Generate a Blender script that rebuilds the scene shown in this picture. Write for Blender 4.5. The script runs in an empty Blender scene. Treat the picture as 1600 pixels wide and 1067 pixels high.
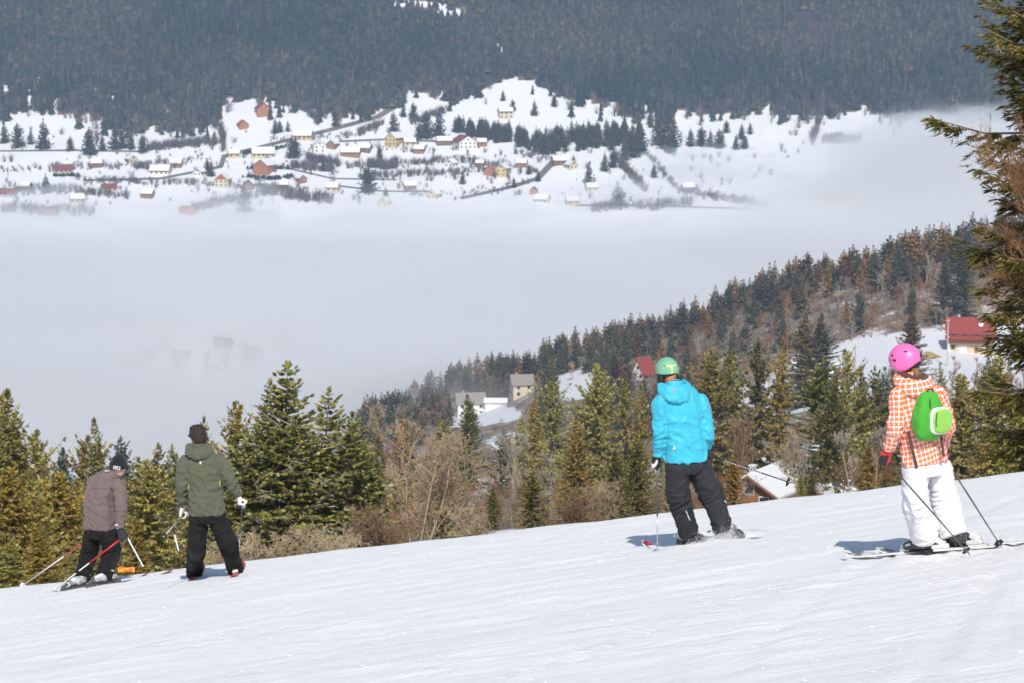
import bpy, bmesh, math, random
import numpy as np
from mathutils import Vector, Matrix, noise as mnoise
R = math.radians
scene = bpy.context.scene
COL = scene.collection

# ---------------------------------------------------------------- camera
FPX = 4444.0                      # focal length in photograph pixels (100 mm on 36 mm, 1600 px wide)
PITCH = math.atan(593.5 / FPX)    # the lens points down into the valley
cam_data = bpy.data.cameras.new('camera')
cam_data.sensor_width = 36.0
cam_data.lens = 100.0
cam_data.clip_start = 0.5
cam_data.clip_end = 9000.0
cam_data.dof.use_dof = True
cam_data.dof.focus_distance = 26.5
cam_data.dof.aperture_fstop = 9.0
cam = bpy.data.objects.new('camera', cam_data)
COL.objects.link(cam)
cam.location = (0, 0, 0)
cam.rotation_euler = (math.pi / 2 - PITCH, 0, 0)
scene.camera = cam

# ---------------------------------------------------------------- sky and sun
SUN_EL, SUN_AZ = R(44), R(5)     # sun stands behind the photographer, a little to the right
sun_vec = Vector((math.cos(SUN_EL) * math.sin(SUN_AZ), -math.cos(SUN_EL) * math.cos(SUN_AZ), math.sin(SUN_EL)))
world = bpy.data.worlds.new('World')
scene.world = world
world.use_nodes = True
wn = world.node_tree
bg = wn.nodes['Background']
sky = wn.nodes.new('ShaderNodeTexSky')
sky.sky_type = 'NISHITA'
sky.sun_disc = False
sky.sun_elevation = SUN_EL
sky.sun_rotation = math.pi - SUN_AZ
sky.altitude = 900
sky.dust_density = 1.5
wn.links.new(sky.outputs[0], bg.inputs[0])
bg.inputs[1].default_value = 0.105
sun_data = bpy.data.lights.new('sun', 'SUN')
sun_data.energy = 4.0
sun_data.angle = R(0.53)
sun_data.color = (1.0, 0.955, 0.885)
sun = bpy.data.objects.new('sun', sun_data)
COL.objects.link(sun)
sun.rotation_euler = sun_vec.to_track_quat('Z', 'Y').to_euler()
vs = scene.view_settings
vs.view_transform = 'Standard'
vs.look = 'None'
vs.exposure = 0.15
vs.gamma = 1.0
vs.use_curve_mapping = False
scene.render.engine = 'CYCLES'
cy = scene.cycles
cy.use_denoising = True
cy.max_bounces = 8
cy.diffuse_bounces = 3
cy.glossy_bounces = 2
cy.transmission_bounces = 2
cy.transparent_max_bounces = 48
cy.volume_bounces = 5
cy.use_adaptive_sampling = True
cy.adaptive_threshold = 0.02
cy.sample_clamp_indirect = 6.0
cy.caustics_reflective = cy.caustics_refractive = False

# ---------------------------------------------------------------- helpers
CP, SP = math.cos(PITCH), math.sin(PITCH)
def ray(px, py):
    a, b = (px - 800) / FPX, (533.5 - py) / FPX
    return np.array((a, CP + b * SP, -SP + b * CP))
def P(px, py, D):
    """point of the place seen at photo pixel px, py that lies D metres ahead"""
    d = ray(px, py)
    return d * (D / d[1])
def PZ(px, D):
    return (px - 800) / FPX * (D * CP - 0)
def pix(p):
    """photo pixel of points (N,3)"""
    p = np.asarray(p, float)
    x, y, z = p[..., 0], p[..., 1], p[..., 2]
    dep = y * CP - z * SP
    up = y * SP + z * CP
    return 800 + FPX * x / dep, 533.5 - FPX * up / dep

def link(o, parent=None):
    COL.objects.link(o)
    if parent is not None:
        o.parent = parent
    return o
def tag(o, label=None, cat=None, group=None, kind=None):
    if label: o['label'] = label
    if cat: o['category'] = cat
    if group: o['group'] = group
    if kind: o['kind'] = kind
    return o
def empty(name, loc=(0, 0, 0), rz=0.0, label=None, cat=None, group=None):
    o = bpy.data.objects.new(name, None)
    o.empty_display_size = 0.2
    o.location = loc
    o.rotation_euler = (0, 0, rz)
    link(o)
    return tag(o, label, cat, group)
def make_mesh(name, v, f, mat=None, smooth=False):
    me = bpy.data.meshes.new(name)
    v = np.asarray(v, dtype=np.float32)
    if isinstance(f, np.ndarray) and f.ndim == 2:
        n, k = f.shape
        me.vertices.add(len(v)); me.vertices.foreach_set('co', v.ravel())
        me.loops.add(n * k); me.loops.foreach_set('vertex_index', f.astype(np.int32).ravel())
        me.polygons.add(n)
        me.polygons.foreach_set('loop_start', np.arange(0, n * k, k, dtype=np.int32))
        me.update(calc_edges=True)
    else:
        me.from_pydata([tuple(map(float, q)) for q in v], [], [tuple(map(int, q)) for q in f])
        me.update()
    if smooth:
        me.polygons.foreach_set('use_smooth', np.ones(len(me.polygons), dtype=bool))
    if mat is not None:
        me.materials.append(mat)
    return me
def mobj(name, v, f, mat, parent=None, smooth=False):
    return link(bpy.data.objects.new(name, make_mesh(name, v, f, mat, smooth)), parent)

class MB:
    """collects boxes, prisms, tubes into one mesh"""
    def __init__(s): s.v, s.f = [], []
    def add(s, v, f):
        b = len(s.v)
        s.v.extend([tuple(map(float, q)) for q in v]); s.f.extend([tuple(i + b for i in q) for q in f])
        return s
    def box(s, x0, x1, y0, y1, z0, z1):
        v = [(x, y, z) for z in (z0, z1) for y in (y0, y1) for x in (x0, x1)]
        return s.add(v, [(0, 2, 3, 1), (4, 5, 7, 6), (0, 1, 5, 4), (2, 6, 7, 3), (0, 4, 6, 2), (1, 3, 7, 5)])
    def obox(s, c, ax, ay, az, hx, hy, hz):
        c, ax, ay, az = (np.array(q, float) for q in (c, ax, ay, az))
        v = [c + ax * hx * i + ay * hy * j + az * hz * k for k in (-1, 1) for j in (-1, 1) for i in (-1, 1)]
        return s.add(v, [(0, 2, 3, 1), (4, 5, 7, 6), (0, 1, 5, 4), (2, 6, 7, 3), (0, 4, 6, 2), (1, 3, 7, 5)])
    def tube(s, pts, rad, n=8, cap=True):
        pts = [np.array(p, float) for p in pts]
        if not hasattr(rad, '__len__'): rad = [rad] * len(pts)
        rings = []; ref = None
        for i, p in enumerate(pts):
            d = pts[min(i + 1, len(pts) - 1)] - pts[max(i - 1, 0)]
            d = d / (np.linalg.norm(d) + 1e-9)
            if ref is None:
                ref = np.array((0, 0, 1.0)) if abs(d[2]) < .9 else np.array((1.0, 0, 0))
            a = np.cross(d, ref); a /= np.linalg.norm(a) + 1e-9
            b = np.cross(a, d); ref = b
            rings.append([p + rad[i] * (math.cos(t) * a + math.sin(t) * b) for t in np.linspace(0, 2 * math.pi, n, endpoint=False)])
        v = [q for r in rings for q in r]
        f = [(i * n + j, i * n + (j + 1) % n, (i + 1) * n + (j + 1) % n, (i + 1) * n + j) for i in range(len(pts) - 1) for j in range(n)]
        if cap:
            f.append(tuple(range(n - 1, -1, -1))); f.append(tuple((len(pts) - 1) * n + j for j in range(n)))
        return s.add(v, f)
    def build(s, name, mat, parent=None, smooth=False, bevel=0):
        o = mobj(name, s.v, s.f, mat, parent, smooth)
        if bevel:
            m = o.modifiers.new('bevel', 'BEVEL'); m.width = bevel; m.segments = 2; m.limit_method = 'ANGLE'
        return o

# ---------------------------------------------------------------- materials
MATS = {}
def mat(name, col=(.5, .5, .5), rough=.7, spec=.3, metal=0.0, vary=0.0, scale=8.0, bump=0.0, bscale=40.0, col2=None, sheen=0.0, coat=0.0, obj_vary=0.0, contrast=1.0):
    """principled material with noise-mixed colour, bump and optional per-object variation"""
    m = bpy.data.materials.new(name); m.use_nodes = True
    nt = m.node_tree; N, L = nt.nodes, nt.links
    b = N['Principled BSDF']
    b.inputs['Roughness'].default_value = rough
    b.inputs['Specular IOR Level'].default_value = spec
    b.inputs['Metallic'].default_value = metal
    if sheen: b.inputs['Sheen Weight'].default_value = sheen
    if coat: b.inputs['Coat Weight'].default_value = coat; b.inputs['Coat Roughness'].default_value = .08
    b.inputs['Base Color'].default_value = (*col, 1)
    tc = N.new('ShaderNodeTexCoord')
    out = None
    if vary or col2:
        t = N.new('ShaderNodeTexNoise'); t.inputs['Scale'].default_value = scale; t.inputs['Detail'].default_value = 6
        L.new(tc.outputs['Object'], t.inputs['Vector'])
        r = N.new('ShaderNodeValToRGB')
        c2 = col2 or tuple(c * (1 - vary) for c in col)
        c1 = col if col2 else tuple(min(1, c * (1 + vary * .6)) for c in col)
        h = .25 / contrast
        r.color_ramp.elements[0].position = .5 - h; r.color_ramp.elements[1].position = .5 + h
        r.color_ramp.elements[0].color = (*c2, 1); r.color_ramp.elements[1].color = (*c1, 1)
        L.new(t.outputs['Fac'], r.inputs[0]); out = r.outputs[0]
        L.new(out, b.inputs['Base Color'])
    if obj_vary:
        oi = N.new('ShaderNodeObjectInfo'); hs = N.new('ShaderNodeHueSaturation')
        ma = N.new('ShaderNodeMapRange'); ma.inputs['To Min'].default_value = 1 - obj_vary; ma.inputs['To Max'].default_value = 1 + obj_vary
        L.new(oi.outputs['Random'], ma.inputs['Value']); L.new(ma.outputs[0], hs.inputs['Value'])
        if out: L.new(out, hs.inputs['Color'])
        else: hs.inputs['Color'].default_value = (*col, 1)
        L.new(hs.outputs[0], b.inputs['Base Color'])
    if bump:
        t2 = N.new('ShaderNodeTexNoise'); t2.inputs['Scale'].default_value = bscale; t2.inputs['Detail'].default_value = 5
        L.new(tc.outputs['Object'], t2.inputs['Vector'])
        bp = N.new('ShaderNodeBump'); bp.inputs['Strength'].default_value = min(1, bump); bp.inputs['Distance'].default_value = .02 * max(1, bump)
        L.new(t2.outputs['Fac'], bp.inputs['Height']); L.new(bp.outputs[0], b.inputs['Normal'])
    MATS[name] = m
    return m
def islands(name, stops, rough=.75, trans=0.4, obj_hue=0.0, obj_val=0.15, orange_top=None):
    """foliage: every spray (mesh island) takes its own tone from a ramp"""
    m = bpy.data.materials.new(name); m.use_nodes = True
    nt = m.node_tree; N, L = nt.nodes, nt.links
    b = N['Principled BSDF']; b.inputs['Roughness'].default_value = rough; b.inputs['Specular IOR Level'].default_value = .12
    g = N.new('ShaderNodeNewGeometry'); r = N.new('ShaderNodeValToRGB')
    el = r.color_ramp.elements
    while len(el) < len(stops): el.new(.5)
    for e, (p, c) in zip(el, stops): e.position = p; e.color = (*c, 1)
    L.new(g.outputs['Random Per Island'], r.inputs[0])
    oi = N.new('ShaderNodeObjectInfo'); hs = N.new('ShaderNodeHueSaturation')
    a = N.new('ShaderNodeMapRange'); a.inputs['To Min'].default_value = 1 - obj_val; a.inputs['To Max'].default_value = 1 + obj_val
    L.new(oi.outputs['Random'], a.inputs['Value']); L.new(a.outputs[0], hs.inputs['Value'])
    if obj_hue:
        w = N.new('ShaderNodeMath'); w.operation = 'MULTIPLY'; w.inputs[1].default_value = 7.31
        fr = N.new('ShaderNodeMath'); fr.operation = 'FRACT'
        h = N.new('ShaderNodeMapRange'); h.inputs['To Min'].default_value = .5 - obj_hue; h.inputs['To Max'].default_value = .5 + obj_hue
        L.new(oi.outputs['Random'], w.inputs[0]); L.new(w.outputs[0], fr.inputs[0]); L.new(fr.outputs[0], h.inputs['Value']); L.new(h.outputs[0], hs.inputs['Hue'])
    L.new(r.outputs[0], hs.inputs['Color']); L.new(hs.outputs[0], b.inputs['Base Color'])
    if trans:
        t = N.new('ShaderNodeBsdfTranslucent'); mx = N.new('ShaderNodeMixShader'); mx.inputs[0].default_value = trans
        L.new(hs.outputs[0], t.inputs[0]); L.new(b.outputs[0], mx.inputs[1]); L.new(t.outputs[0], mx.inputs[2])
        L.new(mx.outputs[0], N['Material Output'].inputs['Surface'])
    MATS[name] = m
    return m
# ---------------------------------------------------------------- terrain heights
PA, PB, PC = -2.3524, 0.1655, -0.1330            # the groomed slope: falls away and to the left
def sstep(a, b, x):
    t = np.clip((x - a) / (b - a), 0, 1); return t * t * (3 - 2 * t)
_rs = np.random.RandomState(5)
_ph = _rs.rand(40, 3) * 6.28
_an = _rs.rand(40) * 6.28
def wave(x, y, f, k0=0, n=6):
    """smooth pseudo-noise, about -1..1"""
    t = 0
    for k in range(n):
        a = _an[(k0 + k) % 40]; ff = f * (1 + .37 * k)
        t = t + np.sin((x * math.cos(a) + y * math.sin(a)) * ff + _ph[(k0 + k) % 40, 0]) * (1 if k < 3 else .6)
    return t / (n * .62)
def near_h(x, y):
    s = y - (34.6 - 0.71 * x)
    u = np.clip(s + 1.0, 0, None)
    u1 = np.clip(u, 0, 2.2)
    drop = .03 * u1 * u1 + (u - u1) * .03 * 4.4
    side = np.clip(np.abs(x) - 14, 0, None)
    return PA + PB * np.clip(x, -14, 14) + PC * y - drop + .02 * wave(x, y, .5, 3) * 1.0 + np.where(x > 14, .03 * side, -.10 * side)
CTRL = [  # photo column, photo row, metres ahead
    # just below the brow
    (-400, 990, 62), (0, 955, 62), (400, 905, 62), (800, 862, 62), (1200, 812, 62), (1600, 775, 62), (2000, 740, 62),
    (-400, 1040, 120), (0, 985, 120), (400, 905, 120), (800, 828, 120), (1200, 810, 120), (1600, 765, 120), (2000, 730, 120),
    (-400, 1080, 220), (0, 1010, 220), (400, 925, 220), (800, 850, 220), (1200, 800, 220), (1600, 735, 220), (2000, 690, 220),
    (0, 1060, 350), (400, 920, 350), (800, 815, 350), (1200, 805, 350), (1600, 715, 350), (2000, 660, 350),
    (0, 1060, 550), (400, 890, 550), (800, 760, 550), (1200, 796, 550), (1600, 668, 550), (2000, 600, 550),
    (0, 1010, 800), (350, 880, 800), (560, 780, 760), (700, 715, 800), (1000, 690, 800), (1150, 655, 800), (1360, 606, 790), (1560, 600, 780),
    (1300, 575, 900), (1480, 549, 890), (1560, 545, 900), (2000, 480, 900),
    (560, 668, 1090), (700, 662, 1090), (735, 648, 1150), (815, 618, 1150), (900, 608, 1080), (1010, 585, 1090), (1100, 560, 1020),
    (660, 634, 1250), (760, 597, 1250), (880, 566, 1220), (1000, 532, 1190), (1130, 492, 1150), (1250, 450, 1100), (1360, 430, 1060), (1480, 402, 1020), (1600, 380, 1000), (2000, 300, 960),
]
CTRLZ = [  # photo column, height, metres ahead
    (0, -235, 1150), (300, -235, 1150), (500, -222, 1250), (-400, -235, 1100), (0, -238, 1400),
    (1000, -236, 1450), (1300, -226, 1400), (1600, -214, 1350), (2000, -200, 1300), (700, -238, 1450),
    (350, -219, 1590), (180, -222, 1580), (500, -224, 1610), (60, -228, 1600), (800, -234, 1650), (-400, -236, 1600),
    (0, -238, 1850), (400, -236, 1850), (800, -236, 1850), (1200, -232, 1850), (1600, -228, 1850), (2000, -226, 1850), (-400, -238, 1850),
]
for _px in (-500, -100, 300, 700, 1100, 1500, 1900, 2300):
    CTRLZ += [(_px, -197, 2130), (_px, -160, 2300), (_px, -122, 2420), (_px, -66, 2540), (_px, -2, 2680), (_px, 95, 2880), (_px, 200, 3120)]
_cp = [P(*c) for c in CTRL] + [np.array((P(c[0], 500, c[2])[0], c[2], c[1])) for c in CTRLZ]
_cp = np.array(_cp)
_S = 400.0
def _warp(x, y):
    q = np.log(np.maximum(y, 20.0)) * 1.6          # near ground changes faster than far ground
    return np.stack([x / np.maximum(y, 20.0) * 4.2, q], -1)
_cx = _warp(_cp[:, 0], _cp[:, 1])
_slope = _cp[:, 2] / _cp[:, 1]                       # interpolate the sight-line slope
def _tps(d2): return np.where(d2 > 1e-12, d2 * np.log(d2 + 1e-20), 0.0)
_n = len(_cp)
_A = np.zeros((_n + 3, _n + 3))
_A[:_n, :_n] = _tps(((_cx[:, None] - _cx[None]) ** 2).sum(-1)) + np.eye(_n) * 2e-3
_A[:_n, _n] = 1; _A[:_n, _n + 1:] = _cx; _A[_n:, :_n] = _A[:_n, _n:].T
_w = np.linalg.solve(_A, np.concatenate([_slope, np.zeros(3)]))
def far_h(x, y):
    x = np.asarray(x, float); y = np.asarray(y, float)
    sh = np.broadcast(x, y).shape
    q = _warp(*(np.broadcast_to(t, sh).ravel() for t in (x, y)))
    out = np.empty(len(q))
    for i in range(0, len(q), 20000):
        d2 = ((q[i:i + 20000, None] - _cx[None]) ** 2).sum(-1)
        out[i:i + 20000] = _tps(d2) @ _w[:_n] + _w[_n] + q[i:i + 20000] @ _w[_n + 1:]
    out = out.reshape(sh) * y
    big = sstep(600, 2000, y)
    return out + wave(x, y, .035, 9) * (.25 + 1.6 * big) + wave(x, y, .011, 17) * (3.0 + 4.0 * sstep(2350, 2550, y)) * big
def H(x, y):
    x = np.asarray(x, float); y = np.asarray(y, float)
    s = y - (34.6 - 0.71 * x)
    w = sstep(7, 34, s)
    n = near_h(x, np.minimum(y, 120))
    return n * (1 - w) + far_h(x, np.maximum(y, 20)) * w
def ground(px, D, n=12):
    """point of the ground straight below photo column px, D ahead"""
    z = 0.0
    for _ in range(n):
        x = (px - 800) / FPX * (D * CP - z * SP)
        z = float(H(x, D))
    return np.array((x, D, z))
def hit(px, py, d0=40, d1=3000):
    """first point where the sight line through a photo pixel meets the ground beyond d0"""
    d = ray(px, py)
    ts = np.geomspace(d0, d1, 150)
    p = d[None] * (ts / d[1])[:, None]
    g = p[:, 2] - H(p[:, 0], p[:, 1])
    k = np.where(g <= 0)[0]
    k = k[k > 0]
    if not len(k): return p[-1]
    i = k[0]; t = g[i - 1] / (g[i - 1] - g[i] + 1e-9)
    q = p[i - 1] + (p[i] - p[i - 1]) * t
    q[2] = float(H(q[0], q[1])); return q

# ---------------------------------------------------------------- snow and ground materials
def snow_material(name, near=True):
    m = bpy.data.materials.new(name); m.use_nodes = True
    nt = m.node_tree; N, L = nt.nodes, nt.links
    b = N['Principled BSDF']
    b.inputs['Roughness'].default_value = .55; b.inputs['Specular IOR Level'].default_value = .25
    tc = N.new('ShaderNodeTexCoord')
    def tex(scale, sx=1, sy=1, detail=5, rough=.55, rot=0):
        mp = N.new('ShaderNodeMapping'); mp.inputs['Scale'].default_value = (sx, sy, 1); mp.inputs['Rotation'].default_value = (0, 0, rot)
        t = N.new('ShaderNodeTexNoise'); t.inputs['Scale'].default_value = scale; t.inputs['Detail'].default_value = detail; t.inputs['Roughness'].default_value = rough
        L.new(tc.outputs['Object'], mp.inputs['Vector']); L.new(mp.outputs[0], t.inputs['Vector']); return t.outputs['Fac']
    if near:
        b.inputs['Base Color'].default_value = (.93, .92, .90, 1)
        b.inputs['Subsurface Weight'].default_value = 0.0
        def math_(op, a, c):
            n = N.new('ShaderNodeMath'); n.operation = op
            for i, q in enumerate((a, c)):
                if hasattr(q, 'links'): L.new(q, n.inputs[i])
                else: n.inputs[i].default_value = q
            return n.outputs[0]
        fine = tex(11, .45, 2.6, 8, .72, R(8))           # scraped ripples lying across the slope
        ridge = tex(2.2, .5, 3.0, 4, .6, R(14))
        grain = tex(70, 1, 1, 2, .6)
        h = math_('ADD', math_('MULTIPLY', fine, .55), math_('ADD', math_('MULTIPLY', ridge, .7), math_('MULTIPLY', grain, .10)))
        bp = N.new('ShaderNodeBump'); bp.inputs['Strength'].default_value = .6; bp.inputs['Distance'].default_value = .06
        L.new(h, bp.inputs['Height']); L.new(bp.outputs[0], b.inputs['Normal'])
    else:
        at = N.new('ShaderNodeAttribute'); at.attribute_name = 'bare'
        big = tex(.09, 1, 1, 8, .65); sm = tex(.9, 1, 1, 6, .6)
        ad = N.new('ShaderNodeMath'); ad.operation = 'ADD'
        L.new(at.outputs['Fac'], ad.inputs[0])
        su = N.new('ShaderNodeMath'); su.operation = 'MULTIPLY_ADD'; su.inputs[1].default_value = .9; su.inputs[2].default_value = -.45
        mixn = N.new('ShaderNodeMath'); mixn.operation = 'ADD'; half = N.new('ShaderNodeMath'); half.operation = 'MULTIPLY'; half.inputs[1].default_value = .5
        L.new(big, mixn.inputs[0]); L.new(sm, mixn.inputs[1]); L.new(mixn.outputs[0], half.inputs[0]); L.new(half.outputs[0], su.inputs[0]); L.new(su.outputs[0], ad.inputs[1])
        rp = N.new('ShaderNodeValToRGB'); rp.color_ramp.elements[0].position = .47; rp.color_ramp.elements[1].position = .56
        L.new(ad.outputs[0], rp.inputs[0])
        br = N.new('ShaderNodeValToRGB'); br.color_ramp.elements[0].color = (.10, .07, .045, 1); br.color_ramp.elements[1].color = (.30, .21, .12, 1)
        br.color_ramp.elements[0].position = .35; br.color_ramp.elements[1].position = .65
        L.new(sm, br.inputs[0])
        wd = N.new('ShaderNodeMapRange'); wd.inputs['From Min'].default_value = 1.1; wd.inputs['From Max'].default_value = 1.5; L.new(at.outputs['Fac'], wd.inputs['Value'])
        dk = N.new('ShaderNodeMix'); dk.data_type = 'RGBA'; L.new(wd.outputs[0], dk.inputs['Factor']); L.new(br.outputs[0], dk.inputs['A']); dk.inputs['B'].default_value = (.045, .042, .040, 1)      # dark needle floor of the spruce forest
        mx = N.new('ShaderNodeMix'); mx.data_type = 'RGBA'
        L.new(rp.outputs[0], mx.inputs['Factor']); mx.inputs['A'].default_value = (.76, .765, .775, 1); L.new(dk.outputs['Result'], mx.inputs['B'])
        L.new(mx.outputs['Result'], b.inputs['Base Color'])
        bp = N.new('ShaderNodeBump'); bp.inputs['Strength'].default_value = .5; bp.inputs['Distance'].default_value = 1.2
        L.new(mixn.outputs[0], bp.inputs['Height']); L.new(bp.outputs[0], b.inputs['Normal'])
    MATS[name] = m
    return m
M_SNOW = snow_material('piste_snow', True)
M_LAND = snow_material('land_snow', False)

def grid_faces(nr, nc):
    i = np.arange(nr - 1)[:, None] * nc + np.arange(nc - 1)[None]
    return np.stack([i, i + 1, i + nc + 1, i + nc], -1).reshape(-1, 4)

# groomed slope in front of the camera, down to and over its brow
ny, nx = 430, 330
ty = np.linspace(0, 1, ny)
ys = -8 + 20 * ty + 46 * ty ** 1.25                        # -8 .. 58 m
xs = np.concatenate([np.linspace(-40, -10, 40, endpoint=False), np.linspace(-10, 10, 250, endpoint=False), np.linspace(10, 40, 40)])
X, Y = np.meshgrid(xs, ys)
Z = H(X, Y)
# ski tracks, ruts and the ragged lip of the brow as real relief
rip = .014 * wave(X * .8, Y * 3.2, 2.2, 1) + .009 * wave(X * .5, Y * 2.5, 6.0, 7) + .02 * wave(X * .5, Y, .9, 11)
def track(x0, y0, x1, y1, bend, w=.10, depth=.022):
    dx, dy = x1 - x0, y1 - y0; ln = math.hypot(dx, dy)
    u = ((X - x0) * dx + (Y - y0) * dy) / ln ** 2
    v = ((X - x0) * -dy + (Y - y0) * dx) / ln - bend * np.sin(np.clip(u, 0, 1) * math.pi)
    on = sstep(-.02, .05, u) * (1 - sstep(.95, 1.02, u))
    return on * (-depth * np.exp(-(v / w) ** 2) + .9 * depth * np.exp(-((np.abs(v) - 1.9 * w) / (w * .8)) ** 2))
for t in [(2.4, 16, 6.5, 26, .6), (2.8, 16.2, 7.2, 25.5, .7), (1.2, 17, 5.6, 28.5, .5), (-7, 27, 4.5, 20.2, .5), (-7, 28, 5.2, 21.3, .4), (-6, 30.5, 2, 27.5, .3),
          (-6.5, 25.4, 3.6, 17.4, .35), (-6.2, 24.2, 3.9, 16.6, .5), (-2.5, 33.5, 3.8, 29.5, .4), (-8, 33, -1.5, 31, .25), (.2, 30, 3.4, 23.4, .4), (-3.8, 33.6, -1, 22, .7), (-4.2, 33.4, -1.5, 22, .6), (-5.4, 36.6, .6, 31, .4)]:
    rip = rip + track(*t, w=.07 + .05 * _rs.rand(), depth=.005 + .008 * _rs.rand())
for t in [(5.9, 17.2, 4.6, 21.3, .2), (6.1, 17.3, 4.8, 21.4, .2), (4.3, 20.5, 2.3, 27.0, .35), (4.5, 20.6, 2.6, 27.2, .35), (-2.6, 24, -3.5, 33.4, .3), (-2.1, 24, -2.9, 33.2, .3), (-8.2, 35.2, -5.9, 36.6, .1), (1, 15.5, 7, 21, -.5), (1.2, 15.3, 7.2, 20.7, -.5), (-1, 17.5, 5, 25.5, .6), (-.8, 17.3, 5.2, 25.2, .6), (3, 15.2, 4.5, 24, .4)]:
    rip = rip + track(*t, w=.045, depth=.016)          # paired ski tracks
Z = Z + rip * sstep(8, 13, Y)
def piste_z(x, y):
    """height of the built slope (bilinear)"""
    i = np.clip(np.searchsorted(ys, y) - 1, 0, ny - 2); j = np.clip(np.searchsorted(xs, x) - 1, 0, nx - 2)
    v = (y - ys[i]) / (ys[i + 1] - ys[i]); u = (x - xs[j]) / (xs[j + 1] - xs[j])
    return Z[i, j] * (1 - u) * (1 - v) + Z[i, j + 1] * u * (1 - v) + Z[i + 1, j] * (1 - u) * v + Z[i + 1, j + 1] * u * v
def on_piste(px, py):
    d = ray(px, py); t = np.linspace(12, 60, 2400); p = d[None] * (t / d[1])[:, None]
    g = p[:, 2] - (PA + PB * p[:, 0] + PC * p[:, 1])
    k = np.where(g <= 0)[0]
    q = p[k[0]] if len(k) else p[-1]
    q[2] = piste_z(q[0], q[1]); return q
piste = mobj('snow_slope', np.stack([X, Y, Z], -1).reshape(-1, 3), grid_faces(ny, nx), M_SNOW, smooth=True)
tag(piste, 'groomed white ski slope falling away to the left', kind='structure')

FBND = np.array([(-200, 195), (0, 193), (60, 178), (130, 196), (180, 207), (235, 216), (290, 214), (338, 200), (345, 166), (400, 160), (470, 178), (520, 192), (575, 190), (622, 163),
               (645, 152), (700, 168), (740, 160), (768, 142), (800, 130), (835, 138), (880, 160), (930, 175), (975, 190), (1005, 205), (1048, 205), (1056, 183), (1110, 190), (1190, 188),
               (1280, 192), (1330, 184), (1365, 186), (1400, 200), (1800, 200)], float)
HOLES = [(655, 5, 48, 7), (700, 20, 22, 6), (10, 138, 5, 9), (47, 152, 4, 10), (152, 140, 4, 6), (170, 155, 8, 6), (193, 175, 4, 22), (28, 170, 3, 6), (212, 46, 3, 5), (778, 75, 8, 9), (640, 140, 3, 12),
         (112, 120, 2, 4), (1350, 170, 3, 8), (1358, 140, 3, 8), (1492, 155, 4, 9), (243, 152, 3, 8), (1010, 190, 5, 30), (1022, 190, 4, 26), (838, 70, 3, 5), (395, 150, 3, 4), (1065, 172, 3, 8), (1100, 168, 2, 8), (85, 165, 3, 14), (118, 150, 2, 16), (205, 190, 5, 12), (262, 178, 3, 10), (300, 190, 3, 12), (455, 165, 3, 9), (545, 172, 3, 9), (690, 150, 4, 8), (920, 160, 3, 10), (960, 165, 3, 10), (1200, 172, 3, 9), (1245, 176, 3, 7), (1310, 168, 3, 9), (60, 120, 3, 8), (20, 185, 8, 6), (75, 180, 6, 10), (100, 188, 7, 8), (240, 205, 8, 10), (270, 208, 7, 8), (140, 185, 4, 12), (160, 195, 6, 8), (330, 120, 2, 6), (505, 110, 2, 5), (1130, 110, 2, 6)]

# the land beyond: hollow, ridge, valley and the far mountainside
nr, ncc = 420, 220
yy = np.concatenate([np.geomspace(44, 1700, 230, endpoint=False), np.linspace(1700, 3100, nr - 230)])
tt = np.linspace(-1, 1, ncc)
Yg = np.repeat(yy[:, None], ncc, 1)
Xg = tt[None] * (26 + .30 * Yg)
Zg = H(Xg, Yg) - .35 * (1 - sstep(48, 56, Yg))
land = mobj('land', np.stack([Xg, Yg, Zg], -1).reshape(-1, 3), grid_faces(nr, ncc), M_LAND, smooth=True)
tag(land, 'snowy hollow, ridge, valley floor and far mountainside', kind='structure')
gx, gy = pix(np.stack([Xg, Yg, Zg], -1))
bare = np.zeros_like(Xg)
bare += .6 * (1 - sstep(500, 640, Yg)) * sstep(50, 70, Yg)          # leaf litter in the hollow
bare += .55 * sstep(600, 700, Yg) * (1 - sstep(1320, 1400, Yg))       # woodland floor on the ridge
def ell(cx, cy, rx, ry, soft=.4):
    return 1 - sstep(1 - soft, 1 + soft, np.sqrt(((gx - cx) / rx) ** 2 + ((gy - cy) / ry) ** 2))
mid = (Yg > 500) & (Yg < 1400)
for e in [(1440, 570, 130, 42), (1560, 560, 90, 50), (905, 602, 36, 17), (1300, 590, 70, 30), (782, 648, 24, 9), (798, 690, 26, 12), (732, 656, 34, 9), (1220, 620, 60, 20)]:
    bare -= .85 * ell(*e) * mid
bare -= .7 * ell(800, 826, 40, 16) * (Yg < 200)
bare += .04 + .36 * (Yg > 2050) * (gy > 190) * (1 - sstep(285, 305, gy)) * sstep(-.2, .5, wave(Xg, Yg, .02, 33)) 
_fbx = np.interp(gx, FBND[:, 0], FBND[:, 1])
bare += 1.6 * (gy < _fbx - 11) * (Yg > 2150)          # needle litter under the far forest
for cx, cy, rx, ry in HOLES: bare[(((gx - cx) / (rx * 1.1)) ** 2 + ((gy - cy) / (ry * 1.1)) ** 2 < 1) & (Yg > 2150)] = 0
bare = np.clip(bare, 0, 2)
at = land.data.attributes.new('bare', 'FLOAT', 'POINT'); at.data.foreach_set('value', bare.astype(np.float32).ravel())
# ground beyond the picture, so that the world has no edge close by
behind = MB(); behind.add([(-900, -500, -60), (900, -500, 60), (900, -7.9, 60), (-900, -7.9, -70)], [(0, 1, 2, 3)])
v = np.array([(-40, -8, near_h(-40., -8.)), (40, -8, near_h(40., -8.)), (60, -60, 12), (-60, -60, 2), (400, -400, 120), (-400, -400, 60)], float)
tag(mobj('upper_slope', v, [(0, 3, 2, 1), (3, 5, 4, 2)], M_SNOW), 'snow slope continuing uphill behind the photographer', kind='structure')
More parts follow.
